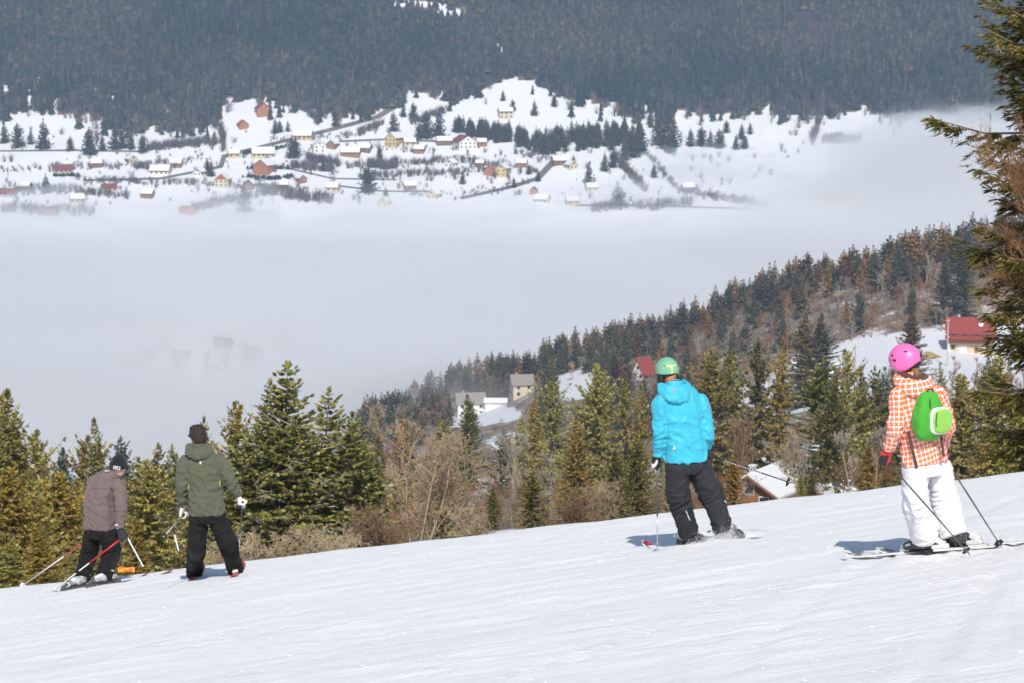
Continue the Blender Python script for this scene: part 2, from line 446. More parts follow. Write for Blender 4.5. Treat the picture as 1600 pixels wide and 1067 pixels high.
# ---------------------------------------------------------------- far forest (reads as one mass)
def jag_tree(seed, tiers=4, seg=5, lean=0.0):
    r = np.random.RandomState(seed); v, f = [], []
    for t in range(tiers):
        z0 = .06 + .86 * t / tiers; z1 = min(1.0, z0 + 1.55 / tiers)
        if t == tiers - 1: z1 = 1.0
        rad = .21 * (1 - z0) ** .8 * r.uniform(.85, 1.15)
        b = len(v); v.append((r.normal() * .01, r.normal() * .01, z1))
        a0 = r.rand() * 6.28
        for k in range(seg * 2):
            a = a0 + k * math.pi / seg + r.normal() * .12
            q = rad * (r.uniform(.95, 1.35) if k % 2 else r.uniform(.45, .75))
            v.append((q * math.cos(a), q * math.sin(a), z0 + (0 if k % 2 else .05) + r.normal() * .012))
        f += [(b, b + 1 + k, b + 1 + (k + 1) % (seg * 2)) for k in range(seg * 2)]
    return np.array(v), np.array(f)
def bare_tuft(seed, n=26):
    """a far leafless crown: thin slivers fanning up"""
    r = np.random.RandomState(seed); v, f = [], []
    for k in range(n):
        a = r.rand() * 6.28; sp = r.rand() ** .6 * .36; z0 = r.uniform(.0, .45); z1 = r.uniform(.6, 1.0) * (1 - .45 * sp)
        p0 = np.array((math.cos(a) * sp * .25, math.sin(a) * sp * .25, z0)); p1 = np.array((math.cos(a) * sp, math.sin(a) * sp, z1))
        w = np.array((-math.sin(a + r.normal()), math.cos(a + r.normal()), 0)) * r.uniform(.010, .02)
        b = len(v); v += [p0 - w, p0 + w, p1]; f.append((b, b + 1, b + 2))
    return np.array(v), np.array(f)
def scatter(name, pts, hs, temps, material, seed=1, label=None, cat=None, width=1.0):
    r = np.random.RandomState(seed); V, F = [], []; base = 0
    ch = r.randint(0, len(temps), len(pts)); an = r.rand(len(pts)) * 6.28
    wv = r.uniform(.8, 1.25, len(pts)) * width
    for k, (tv, tf) in enumerate(temps):
        idx = np.where(ch == k)[0]
        if not len(idx): continue
        c, s = np.cos(an[idx])[:, None], np.sin(an[idx])[:, None]
        h = hs[idx][:, None]; w = h * wv[idx][:, None]
        x = (tv[None, :, 0] * c - tv[None, :, 1] * s) * w + pts[idx, 0][:, None]
        y = (tv[None, :, 0] * s + tv[None, :, 1] * c) * w + pts[idx, 1][:, None]
        z = tv[None, :, 2] * h + pts[idx, 2][:, None]
        V.append(np.stack([x, y, z], -1).reshape(-1, 3))
        F.append((tf[None] + (base + np.arange(len(idx)) * len(tv))[:, None, None]).reshape(-1, tf.shape[1])); base += len(idx) * len(tv)
    o = mobj(name, np.concatenate(V), np.concatenate(F), material)
    return tag(o, label, cat, kind='stuff')
M_FARTREE = islands('far_needles', [(0, (.014, .024, .024)), (.5, (.026, .037, .033)), (.85, (.044, .048, .037)), (1, (.080, .068, .055))], trans=0, obj_val=0)
_nt = M_FARTREE.node_tree; _b = _nt.nodes['Principled BSDF']; _src = _b.inputs['Base Color'].links[0].from_socket        # stands of different age and tone
_tc = _nt.nodes.new('ShaderNodeTexCoord'); _tx = _nt.nodes.new('ShaderNodeTexNoise'); _tx.inputs['Scale'].default_value = .008; _tx.inputs['Detail'].default_value = 5
_nt.links.new(_tc.outputs['Object'], _tx.inputs['Vector']); _rp = _nt.nodes.new('ShaderNodeValToRGB'); _rp.color_ramp.elements[0].position = .38; _rp.color_ramp.elements[1].position = .66
_rp.color_ramp.elements[0].color = (.55, .68, .82, 1); _rp.color_ramp.elements[1].color = (1.9, 1.6, 1.35, 1); _nt.links.new(_tx.outputs['Fac'], _rp.inputs[0])
_mm = _nt.nodes.new('ShaderNodeMix'); _mm.data_type = 'RGBA'; _mm.blend_type = 'MULTIPLY'; _mm.inputs['Factor'].default_value = 1; _nt.links.new(_src, _mm.inputs['A']); _nt.links.new(_rp.outputs[0], _mm.inputs['B']); _nt.links.new(_mm.outputs['Result'], _b.inputs['Base Color'])
M_FARBARE = islands('far_bare_wood', [(0, (.075, .064, .064)), (.6, (.13, .112, .108)), (1, (.21, .18, .165))], trans=0, obj_val=0)
FB = FBND
rf = np.random.RandomState(11)
def far_points(n, y0, y1):
    y = rf.uniform(y0, y1, n); x = rf.uniform(-.235, .235, n) * y
    return np.stack([x, y, H(x, y)], -1)
fp = far_points(52000, 2230, 2860)
qx, qy = pix(fp)
edge = np.interp(qx, FB[:, 0], FB[:, 1]) + np.where(rf.rand(len(fp)) < .45, rf.normal(0, 12, len(fp)), rf.normal(0, 3, len(fp))) - 2
keep = qy < edge
for cx, cy, rx, ry in HOLES:
    keep &= ((qx - cx) / rx) ** 2 + ((qy - cy - 6) / ry) ** 2 > 1
keep &= rf.rand(len(fp)) < np.where(qy < -50, .2, np.clip(.56 + .3 * wave(fp[:, 0] * 1.6, fp[:, 1] * .6, .045, 14), .22, .7))
fp = fp[keep]; qx = qx[keep]; qy = qy[keep]
fh = rf.uniform(8, 20, len(fp)) * (1 + .18 * wave(fp[:, 0], fp[:, 1], .012, 8)) * (1 + .12 * wave(fp[:, 0], fp[:, 1], .03, 2))
isbare = (wave(fp[:, 0], fp[:, 1], .022, 25) + rf.normal(0, .4, len(fp)) > .85) | ((np.interp(qx, FB[:, 0], FB[:, 1]) - qy < 16) & (rf.rand(len(fp)) < .45))
TEMP = [jag_tree(k) for k in range(6)]
TUFT = [bare_tuft(k) for k in range(6)]
scatter('far_forest', fp[~isbare], fh[~isbare], TEMP, M_FARTREE, 3, 'dark spruce forest covering the far mountainside', 'forest', 1.05)
scatter('far_bare_woodland', fp[isbare], fh[isbare] * .9, TUFT, M_FARBARE, 4, 'grey-brown leafless trees mixed into the far forest', 'woodland', 1.1)
# ---------------------------------------------------------------- tree builders
def nrm(a): return a / (np.linalg.norm(a, axis=-1, keepdims=True) + 1e-9)
def sprays(p, d, l, w, r, fold=.25):
    """kite-shaped needle sprays: origins p, directions d, lengths l"""
    n = len(p)
    ref = nrm(r.normal(size=(n, 3)) + np.array((0, 0, .7)))
    s = nrm(np.cross(d, ref)); u = np.cross(s, d)
    l = l[:, None]; w = (l * w)
    v = np.stack([p, p + d * l * .42 + s * w - u * l * fold * .3, p + d * l - u * l * fold * .5, p + d * l * .42 - s * w - u * l * fold * .3], 1)
    return v.reshape(-1, 3), np.arange(n * 4).reshape(n, 4)
def profile(t, kind):
    if kind == 'spire': return (1 - t) ** .95 * (.35 + .65 * min(1, t / .12))
    if kind == 'column': return min(1, (1 - t) * 1.9) ** .8 * (.5 + .5 * min(1, t / .1))
    if kind == 'fir': return (1 - t ** 1.8) * (.6 + .4 * min(1, t / .15))
    if kind == 'round': return math.sin(math.pi * min(1, .1 + .9 * (1 - t))) ** .6 * (1 if t < .6 else (1 - t) / .4 * .8 + .2)
    return 1 - t
def conifer(h, r, seed, ws=.35, nb=6, sl=.42, st=.13, kind='spire', droop=.3, start=.05, ragged=.25, w=.2, lat=False, off=(0, 0, 0), branches=True, up=.9, dens=1.0, lean=(0, 0)):
    rs = np.random.RandomState(seed); T = MB(); CV, CF = [], []; base = 0
    off = np.array(off, float); lean = np.array((*lean, 0.0))
    ax = lambda z: off + np.array((0, 0, z)) + lean * (z / h) ** 1.3 * h + np.array((math.sin(z * .9 + seed), math.cos(z * .7 + seed), 0)) * .012 * h * (z / h)
    nseg = 9
    T.tube([ax(h * k / nseg) for k in range(nseg + 1)], [max(.006 * h / 10, .016 * h * (1 - k / nseg) ** .9) for k in range(nseg + 1)], 7)
    z = h * start
    while z < h * .985:
        t = z / h
        k = nb if t < .8 else max(3, nb - 2)
        a0 = rs.rand() * 6.28
        for b in range(k):
            if rs.rand() > dens: continue
            a = a0 + b * 6.283 / k + rs.normal() * .25
            L = r * profile(t, kind) * (1 + ragged * rs.normal())
            L = max(L, .05 * r)
            e = math.radians(-22 + 30 * t + 45 * t ** 3 + rs.normal() * 7) * up
            o = np.array((math.cos(a), math.sin(a), 0)); side = np.array((-math.sin(a), math.cos(a), 0)); zz = np.array((0, 0, 1.0))
            curl = .10 + .12 * rs.rand()
            pos = lambda q: ax(z) + o * (L * q * math.cos(e))[:, None] + zz * (L * (q * math.sin(e) + curl * q * q - droop * .35 * q * (1 - q)))[:, None] if hasattr(q, '__len__') else None
            if branches and L > .25 * sl * 2:
                q = np.linspace(0, .92, 4); pp = pos(q); rb = max(.004, .009 * L)
                T.tube(list(pp), [rb * 1.3, rb, rb * .7, rb * .35], 3, False)
            n = max(2, int(L / st * (.85 + .3 * rs.rand())))
            q = np.sort(rs.uniform(.10 if L > 4 * sl else 0, 1, n)); pp = pos(q)
            dd = nrm(pos(np.minimum(q + .03, 1.03)) - pos(q - .03 + 1e-6))
            if not lat:
                for sg in (-1, 1):
                    d = nrm(dd * rs.uniform(.35, .9, n)[:, None] + side * sg * rs.uniform(.35, 1.0, n)[:, None] - zz * (droop * rs.uniform(.1, 1.1, n))[:, None])
                    l = sl * (1.05 - .55 * q) * rs.uniform(.65, 1.3, n); l = np.minimum(l, .75 * L + .03)
                    v, f = sprays(pp, d, l, w, rs); CV.append(v); CF.append(f + base); base += len(v)
                v, f = sprays(pos(np.array([.86])), nrm(dd[-1:]), np.array([min(sl, .6 * L + .05)]), w, rs); CV.append(v); CF.append(f + base); base += len(v)
            else:
                for sg in (-1, 1):
                    for i in range(n):
                        ll = min(.62, .34 * L * (1.08 - q[i])) * rs.uniform(.6, 1.3)
                        d0 = nrm(dd[i] * .75 + side * sg * .7 - zz * droop * rs.uniform(.1, .8))
                        m = max(2, int(ll / (sl * .22)))
                        u = np.linspace(.05, 1, m); sp = pp[i] + d0 * (u * ll)[:, None] - zz * (u * u * ll * .12)[:, None]
                        s2 = nrm(np.cross(d0, zz))
                        for s3 in (-1, 1):
                            d = nrm(d0 * .8 + s2 * s3 * rs.uniform(.2, .75, m)[:, None] + rs.normal(size=(m, 3)) * .18)
                            v, f = sprays(sp, d, sl * rs.uniform(.6, 1.2, m), w, rs); CV.append(v); CF.append(f + base); base += len(v)
        z += ws * (1.15 - .5 * t) * rs.uniform(.8, 1.2)
    v, f = sprays(np.repeat(ax(h * .96)[None], 4, 0), nrm(np.array([(.2, 0, 1), (-.2, .1, 1), (0, -.25, 1), (0, 0, 1.)])), np.full(4, max(sl * .8, h * .05)), w, rs)
    CV.append(v); CF.append(f + base)
    return T, np.concatenate(CV), np.concatenate(CF)
class Limbs:
    """many thin tapering tubes, meshed in one go"""
    def __init__(s): s.b = {}
    def tube(s, pts, rad, n=3, cap=False): s.b.setdefault((len(pts), n), []).append((pts, rad))
    def mesh(s):
        V, F = [], []; base = 0
        for (m, n), L in s.b.items():
            p = np.array([q[0] for q in L], float); r = np.array([q[1] for q in L], float)
            d = np.empty_like(p); d[:, 1:-1] = p[:, 2:] - p[:, :-2]; d[:, 0] = p[:, 1] - p[:, 0]; d[:, -1] = p[:, -1] - p[:, -2]
            d = nrm(d); ref = np.where(np.abs(d[..., 2:3]) < .9, np.array((0, 0, 1.0)), np.array((1.0, 0, 0)))
            a = nrm(np.cross(d, ref)); b = np.cross(a, d)
            t = np.arange(n) * 2 * math.pi / n
            v = p[:, :, None] + r[:, :, None, None] * (np.cos(t)[:, None] * a[:, :, None] + np.sin(t)[:, None] * b[:, :, None])
            k = len(L); V.append(v.reshape(-1, 3))
            i0 = (np.arange(k) * m * n)[:, None, None] + (np.arange(m - 1) * n)[None, :, None] + np.arange(n)[None, None]
            i1 = (np.arange(k) * m * n)[:, None, None] + (np.arange(m - 1) * n)[None, :, None] + ((np.arange(n) + 1) % n)[None, None]
            F.append(np.stack([i0, i1, i1 + n, i0 + n], -1).reshape(-1, 4) + base); base += k * m * n
        return np.concatenate(V), np.concatenate(F)
    def build(s, name, material, parent=None):
        v, f = s.mesh(); return mobj(name, v, f, material, parent, True)
def bare_tree(h, seed, spread=.5, trunks=1, levels=4, kids=5, thick=.014, twig=.004, up=.35, first=.25, sides=4, lean=(0, 0)):
    """leafless broadleaf: forking, tapering limbs down to twigs"""
    rs = np.random.RandomState(seed); T = Limbs()
    def unit(a):
        return a / math.sqrt(a[0] * a[0] + a[1] * a[1] + a[2] * a[2] + 1e-12)
    def grow(p, d, L, rad, lev):
        n = 4 if lev < 2 else 3
        pts = [p]; q = p; dd = d
        ns = rs.normal(size=(n, 3)) * (.10 if lev == 0 else .20); ns[:, 2] += up * .16
        for i in range(n):
            dd = unit(dd + ns[i]); q = q + dd * (L / n); pts.append(q)
        end = max(twig, rad * .45)
        T.tube(pts, [rad + (end - rad) * i / n for i in range(n + 1)], sides if lev < 2 else 3)
        if lev >= levels: return
        k = kids if lev else kids + 2
        for i in range(k):
            u = rs.rand(6); lo = first if lev == 0 else .25
            t = lo + (1 - lo) * u[0]; j = min(int(t * n), n - 1); b = pts[j] + (pts[j + 1] - pts[j]) * (t * n - j)
            a = u[1] * 6.28; ca, sa = math.cos(a), math.sin(a)
            x = unit(np.array((dd[1] * .3 - dd[2] * sa, dd[2] * ca - dd[0] * .3, dd[0] * sa - dd[1] * ca)))
            nd = d * (.5 + .5 * u[2]) + x * (spread * (.7 + .8 * u[3])); nd[2] += up * .5
            grow(b, unit(nd), L * (.38 + .24 * u[4]) * (1.1 - .35 * t), max(twig, rad * (1 - .6 * t) * .5), lev + 1)
    for k in range(trunks):
        a = rs.rand() * 6.28; s = .0 if trunks == 1 else .28
        d = nrm(np.array((math.cos(a) * s + lean[0], math.sin(a) * s + lean[1], 1.0)))
        grow(np.array((math.cos(a) * .02 * h * (trunks > 1), math.sin(a) * .02 * h * (trunks > 1), -.02 * h)), d, h * .62, thick * h / math.sqrt(trunks), 0)
    return T
M_BARK = mat('spruce_bark', (.22, .16, .11), .9, .1, vary=.5, scale=6, bump=.6, bscale=18)
M_OLIVE = islands('olive_needles', [(0, (0.105, 0.109, 0.033)), (.3, (0.264, 0.236, 0.060)), (.6, (0.527, 0.409, 0.100)), (.82, (0.620, 0.589, 0.165)), (.93, (0.620, 0.620, 0.198)), (1, (0.620, 0.620, 0.527))], obj_hue=.015)
M_ORANGE = islands('rusty_needles', [(0, (0.108, 0.095, 0.029)), (.3, (0.276, 0.207, 0.047)), (.6, (0.514, 0.329, 0.075)), (.85, (0.620, 0.430, 0.105)), (.95, (0.620, 0.497, 0.128)), (1, (0.620, 0.620, 0.420))], obj_hue=.012)
M_GREEN = islands('deep_green_needles', [(0, (0.045, 0.062, 0.023)), (.4, (0.124, 0.139, 0.038)), (.75, (0.276, 0.256, 0.061)), (.95, (0.550, 0.395, 0.094)), (1, (0.604, 0.559, 0.207))], obj_hue=.012)
M_FIR = islands('fir_needles', [(0, (0.068, 0.081, 0.028)), (.35, (0.192, 0.202, 0.049)), (.65, (0.423, 0.377, 0.087)), (.9, (0.620, 0.579, 0.172)), (1, (0.620, 0.601, 0.561))])
M_BLUE = islands('blue_green_needles', [(0, (0.047, 0.078, 0.064)), (.5, (0.119, 0.165, 0.126)), (.85, (0.244, 0.287, 0.209)), (1, (0.462, 0.452, 0.291))])
M_RIDGE = islands('ridge_needles', [(0, (0.052, 0.051, 0.027)), (.4, (0.122, 0.102, 0.051)), (.75, (0.269, 0.170, 0.077)), (1, (0.517, 0.243, 0.104))], trans=.1, obj_hue=.03, obj_val=.3)
M_RIDGED = islands('ridge_dark_needles', [(0, (0.028, 0.039, 0.028)), (.5, (0.068, 0.078, 0.053)), (.85, (0.141, 0.128, 0.075)), (1, (0.255, 0.177, 0.090))], trans=.1, obj_hue=.012, obj_val=.25)
M_RIDGEB = islands('ridge_rust_needles', [(0, (0.077, 0.059, 0.025)), (.4, (0.217, 0.135, 0.056)), (.75, (0.382, 0.214, 0.078)), (1, (0.573, 0.283, 0.098))], trans=.1, obj_hue=.012, obj_val=.2)
M_TWIG = mat('pale_twigs', (.46, .36, .23), .85, .15, vary=.45, scale=3)
M_TWIGBR = mat('brown_twigs', (.27, .175, .105), .85, .15, vary=.45, scale=2, obj_vary=.25)
M_TWIGGR = mat('grey_twigs', (.38, .32, .26), .85, .15, vary=.4, scale=2, obj_vary=.25)
M_TWIGRED = mat('russet_twigs', (.34, .16, .075), .85, .15, vary=.4, scale=2, obj_vary=.2)
M_DEAD = mat('dead_branch', (.50, .44, .32), .85, .15, vary=.4, scale=4)

def tree_thing(name, base, h, src, label, cat, group=None, rz=0, wid=1.0, needle=None, bark=None):
    """src: (trunk mesh, crown mesh, height); a tree standing at base, h metres tall"""
    tm, cm, h0 = src
    e = empty(name, tuple(base), rz, label, cat, group)
    s = h / h0; e.scale = (s * wid, s * wid, s)
    for nm, me, m in (('trunk', tm, needle if cm is None else None), ('crown', cm, needle)):
        if me is None: continue
        o = link(bpy.data.objects.new(nm, me), e)
        if m is not None:
            o.material_slots[0].link = 'OBJECT'; o.material_slots[0].material = m
    return e
M_FARV = islands('village_needles', [(0, (.016, .026, .02)), (.5, (.036, .048, .034)), (1, (.09, .085, .055))], trans=0)
def con_src(name, needle, *a, **k):
    T, cv, cf = conifer(*a, **k)
    return make_mesh(name + '_trunk', T.v, T.f, M_BARK), make_mesh(name + '_crown', cv, cf, needle), a[0]
SRC = {}
SPV = [(4.3, .95, .20, .75, 'spire', .04), (5.0, .88, .32, .55, 'spire', .05), (3.7, .80, .40, .85, 'spire', .12), (4.6, 1.0, .26, .95, 'spire', .03), (3.9, .62, .45, .6, 'column', .22), (5.2, .9, .30, .8, 'fir', .04)]
for k, (r_, dn, rg, dr, kd, st_) in enumerate(SPV):
    SRC['sp%d' % k] = con_src('spruce', M_OLIVE, 15.0, r_, 20 + k, ws=.40, nb=7, sl=.52, st=.105, kind=kd, ragged=rg, droop=dr, w=.24, dens=dn, start=st_, lean=((-.03, .0), (.02, .01), (0, 0), (.01, 0), (-.02, 0), (.03, 0))[k])
FIV = [(3.5, .92, .3, .35), (4.0, .8, .4, .2), (3.0, .7, .45, .45), (3.7, .95, .25, .5)]
for k, (r_, dn, rg, dr) in enumerate(FIV):
    SRC['fi%d' % k] = con_src('fir', M_FIR, 12.0, r_, 40 + k, ws=.38, nb=7, sl=.46, st=.10, kind='fir', ragged=rg, droop=dr, up=.5, w=.25, dens=dn, lean=((.02, 0), (-.02, 0), (.03, 0), (0, 0))[k])
for k in range(5):
    SRC['rg%d' % k] = con_src('ridge_spruce', M_RIDGE, 13.0, (3.3, 3.6, 3.0, 3.4, 3.1)[k], 60 + k, ws=.62, nb=7, sl=1.25, st=.5, kind=('spire', 'fir')[k % 2], ragged=.25, droop=.7, w=.32, branches=False)
def bare_src(name, material, *a, **k):
    v, f = bare_tree(*a, **k).mesh()
    return make_mesh(name, v, f, material, True), None, a[0]
for k in range(3):
    SRC['bt%d' % k] = bare_src('bare_tree_limbs', M_TWIGGR, 12.0, 80 + k, spread=.5, levels=3, kids=6, twig=.026, thick=.017, up=.6, first=.4)
    SRC['bs%d' % k] = bare_src('bare_shrub_limbs', M_TWIGBR, 6.0, 90 + k, spread=.6, trunks=4, levels=3, kids=4, twig=.013, thick=.014, up=.45, first=.1)

# ---------------------------------------------------------------- near and middle trees, one by one
def plant(px, top, D, src, name, label, cat='tree', needle=None, wid=1.0, group=None, rz=None, sink=0.0):
    g = ground(px, D); t = P(px, top, D)
    h = max(2.0, t[2] - g[2])
    return tree_thing(name, g - np.array((0, 0, sink)), h + sink, SRC[src], label, cat, group, (px * 1.7 % 6.28) if rz is None else rz, wid, needle)
NEAR = [  # column, row of the tip, metres ahead, builder, needles, width, name, label
    (6, 614, 175, 'sp0', M_OLIVE, .95, 'spruce_tree', 'tall olive spruce cut by the left edge of the picture'),
    (31, 608, 165, 'sp1', M_OLIVE, .9, 'spruce_tree', 'tallest pointed spruce at far left, right one of two'),
    (57, 672, 190, 'sp4', M_OLIVE, .8, 'spruce_tree', 'slim olive spruce just right of the tall pair at far left'),
    (72, 690, 200, 'sp3', M_ORANGE, .8, 'spruce_tree', 'thin rusty-tipped spruce behind the far left trees'),
    (18, 728, 105, 'sp5', M_ORANGE, 1.15, 'larch_tree', 'soft orange larch-like tree low at the far left'),
    (52, 738, 112, 'sp3', M_OLIVE, 1.25, 'spruce_tree', 'broad olive spruce low at left beneath the tall pair'),
    (92, 735, 118, 'sp5', M_ORANGE, 1.2, 'spruce_tree', 'broad rusty spruce left of the skier in the brown jacket'),
    (118, 752, 128, 'sp1', M_ORANGE, 1.1, 'spruce_tree', 'rusty spruce with pale twigs directly behind the brown jacket'),
    (104, 700, 190, 'sp3', M_BLUE, .9, 'spruce_tree', 'blue-green spruce rising between rusty trees at left'),
    (138, 680, 195, 'sp4', M_ORANGE, .75, 'spruce_tree', 'narrow rusty spruce left of the pointed one behind the beanie'),
    (156, 654, 190, 'sp1', M_OLIVE, .72, 'spruce_tree', 'pointed olive spruce standing clear above the knit hat'),
    (198, 681, 175, 'fi0', M_BLUE, .8, 'fir_tree', 'dark blue-green fir to the right of the knit hat'),
    (224, 712, 165, 'fi2', M_GREEN, .8, 'fir_tree', 'deep green fir between the two left skiers'),
    (250, 692, 180, 'fi1', M_GREEN, .62, 'fir_tree', 'round-topped dark fir left of the green jacket'),
    (274, 694, 185, 'fi3', M_FIR, .6, 'fir_tree', 'slim fir touching the left edge of the green jacket'),
    (238, 718, 105, 'sp5', M_OLIVE, 1.15, 'spruce_tree', 'broad yellow-green spruce filling the gap between the two left skiers'),
    (318, 651, 190, 'fi2', M_GREEN, .55, 'fir_tree', 'dark fir top showing just above the bare-headed skier'),
    (368, 628, 175, 'sp4', M_ORANGE, .75, 'spruce_tree', 'rusty-tipped spruce between the green jacket and the big fir'),
    (412, 640, 185, 'fi1', M_BLUE, .6, 'fir_tree', 'faint dark fir behind the left shoulder of the big fir'),
    (560, 652, 480, 'sp1', M_ORANGE, .9, 'spruce_tree', 'brownish spruce right behind the big fir, leftmost of three'),
    (592, 655, 500, 'sp2', M_GREEN, .9, 'spruce_tree', 'dark spruce in the middle of three behind the big fir'),
    (632, 646, 480, 'sp0', M_ORANGE, .9, 'spruce_tree', 'brown-tipped spruce above the bare pale tree'),
    (690, 655, 110, 'fi2', M_FIR, .95, 'fir_tree', 'leaning fir with green boughs behind the bare pale tree'),
    (731, 616, 560, 'sp3', M_GREEN, 1.05, 'spruce_tree', 'dark spruce standing in front of the grey-roofed house'),
    (700, 668, 520, 'sp1', M_OLIVE, .9, 'spruce_tree', 'olive spruce left below the grey-roofed house'),
    (785, 668, 440, 'fi1', M_GREEN, .75, 'fir_tree', 'small dark fir beside the snow patch in the hollow'),
    (815, 640, 480, 'sp2', M_OLIVE, .9, 'spruce_tree', 'olive spruce below the white house on the ridge'),
    (838, 615, 470, 'sp0', M_ORANGE, .8, 'spruce_tree', 'rusty spruce right of the white house on the ridge'),
    (862, 588, 420, 'sp4', M_OLIVE, .7, 'spruce_tree', 'gaunt open spruce in front of the snowy bank'),
    (900, 650, 230, 'sp3', M_ORANGE, .95, 'spruce_tree', 'bright orange-tipped spruce left of the turquoise jacket'),
    (936, 569, 400, 'sp5', M_OLIVE, .85, 'spruce_tree', 'tall spruce left of the turquoise jacket and the pale helmet'),
    (920, 600, 430, 'fi0', M_GREEN, .75, 'fir_tree', 'dark fir beside the tall spruce left of the turquoise jacket'),
    (979, 592, 390, 'sp4', M_OLIVE, .7, 'spruce_tree', 'open spruce with a pale trunk touching the turquoise sleeve'),
    (1000, 600, 420, 'sp2', M_ORANGE, .8, 'spruce_tree', 'rusty spruce half hidden by the turquoise jacket'),
    (962, 700, 190, 'fi0', M_GREEN, .85, 'fir_tree', 'young deep green fir near the snow edge, left of a pair'),
    (994, 684, 200, 'fi3', M_GREEN, .9, 'fir_tree', 'young deep green fir near the snow edge, right of a pair'),
    (1040, 690, 260, 'sp1', M_OLIVE, .9, 'spruce_tree', 'olive spruce hidden behind the turquoise jacket'),
    (1075, 600, 440, 'fi2', M_OLIVE, .8, 'fir_tree', 'dim spruce right behind the shoulder of the turquoise jacket'),
    (1109, 543, 420, 'sp5', M_OLIVE, .85, 'spruce_tree', 'tall olive spruce right of the green helmet, left of two'),
    (1139, 545, 430, 'sp4', M_OLIVE, .85, 'spruce_tree', 'tall yellowish spruce right of the green helmet, right of two'),
    (1186, 535, 430, 'sp4', M_GREEN, .75, 'spruce_tree', 'dark pointed spruce left of the pale turquoise house'),
    (1218, 529, 420, 'sp2', M_ORANGE, .8, 'spruce_tree', 'pointed rusty spruce in front of the snow-roofed house'),
    (1146, 708, 150, 'sp0', M_ORANGE, 1.25, 'spruce_tree', 'small bushy golden spruce left of the brown chalet'),
    (1257, 490, 780, 'sp3', M_RIDGE, 1.3, 'spruce_tree', 'big brownish spruce on the bare hillside, left of two'),
    (1284, 490, 780, 'sp1', M_RIDGED, 1.2, 'spruce_tree', 'big dark spruce on the bare hillside, right of two'),
    (1281, 561, 330, 'fi1', M_GREEN, .95, 'fir_tree', 'tall deep green fir right of the snow-roofed house'),
    (1322, 546, 330, 'sp4', M_OLIVE, .8, 'spruce_tree', 'tall olive spruce midway between the two right skiers'),
    (1300, 590, 300, 'fi3', M_GREEN, .8, 'fir_tree', 'dark green fir below the tall olive spruce'),
    (1345, 570, 350, 'sp0', M_GREEN, .75, 'spruce_tree', 'deep green spruce just left of the checked jacket'),
    (1368, 572, 360, 'fi2', M_GREEN, .8, 'fir_tree', 'dark fir touching the checked jacket sleeve'),
    (1392, 580, 360, 'sp3', M_GREEN, .8, 'spruce_tree', 'dark spruce behind the neck of the checked jacket'),
    (1355, 684, 160, 'sp1', M_ORANGE, .95, 'spruce_tree', 'small rusty spruce by the red glove'),
    (1426, 484, 760, 'sp0', M_RIDGE, 1.2, 'spruce_tree', 'dark spruce beside the utility pole above the pink helmet'),
    (1467, 565, 380, 'sp2', M_OLIVE, .8, 'spruce_tree', 'olive spruce right behind the green backpack'),
    (1502, 583, 170, 'sp5', M_OLIVE, 1.05, 'spruce_tree', 'broad yellow-brown spruce right of the green backpack'),
    (1536, 553, 230, 'sp1', M_BLUE, .7, 'spruce_tree', 'slim blue-green spruce below the red-roofed house'),
    (1552, 556, 150, 'sp5', M_OLIVE, .95, 'spruce_tree', 'large olive spruce partly hidden by the foreground boughs'),
    (1590, 600, 130, 'sp2', M_OLIVE, 1.05, 'spruce_tree', 'olive spruce at the right edge above the snow'),
    (1475, 405, 930, 'sp1', M_RIDGED, 1.1, 'spruce_tree', 'dark spruce on the ridge above the red-roofed house, left of two'),
    (1500, 396, 930, 'fi0', M_RIDGED, 1.1, 'fir_tree', 'dark fir on the ridge above the red-roofed house, right of two'),
    (961, 553, 950, 'fi1', M_RIDGED, 1.2, 'fir_tree', 'dark fir between the two red roofs, left of two'),
    (981, 552, 950, 'fi2', M_RIDGED, 1.1, 'fir_tree', 'dark fir between the two red roofs, right of two'),
    (140, 800, 78, 'sp3', M_OLIVE, 1.3, 'spruce_tree', 'low olive spruce behind the legs of the brown-jacketed skier'),
    (15, 835, 72, 'sp1', M_OLIVE, 1.5, 'spruce_tree', 'low spruce at the snow edge by the left picture edge'),
    (215, 830, 76, 'sp2', M_ORANGE, 1.4, 'spruce_tree', 'low rusty spruce at the snow edge between the two left skiers'),
    (66, 815, 75, 'sp0', M_ORANGE, 1.4, 'spruce_tree', 'low rusty spruce at the snow edge left of the ski poles'),
    (300, 760, 115, 'sp1', M_OLIVE, 1.1, 'spruce_tree', 'olive spruce behind the green-jacketed skier'),
    (770, 760, 120, 'fi3', M_GREEN, .9, 'fir_tree', 'small green fir at the snow edge right of the bare pale tree'),
    (832, 780, 95, 'fi1', M_GREEN, 1.3, 'fir_tree', 'little dark fir peeping over the snow edge in the centre'),
    (1252, 740, 140, 'sp0', M_OLIVE, 1.0, 'spruce_tree', 'thin olive spruce right of the brown chalet'),
    (1268, 735, 150, 'fi2', M_GREEN, 1.0, 'fir_tree', 'young green fir between the chalet and the red glove'),
    (1415, 700, 140, 'sp2', M_OLIVE, 1.0, 'spruce_tree', 'olive spruce behind the white ski trousers'),
    (1450, 640, 200, 'sp0', M_OLIVE, 1.0, 'spruce_tree', 'tall olive spruce hidden behind the checked jacket'),
]
for px, top, D, src, nd, wd, nm, lb in NEAR:
    plant(px, top, D, src, nm, lb, 'spruce' if 'spruce' in nm else ('larch' if 'larch' in nm else 'fir'), nd, wd)

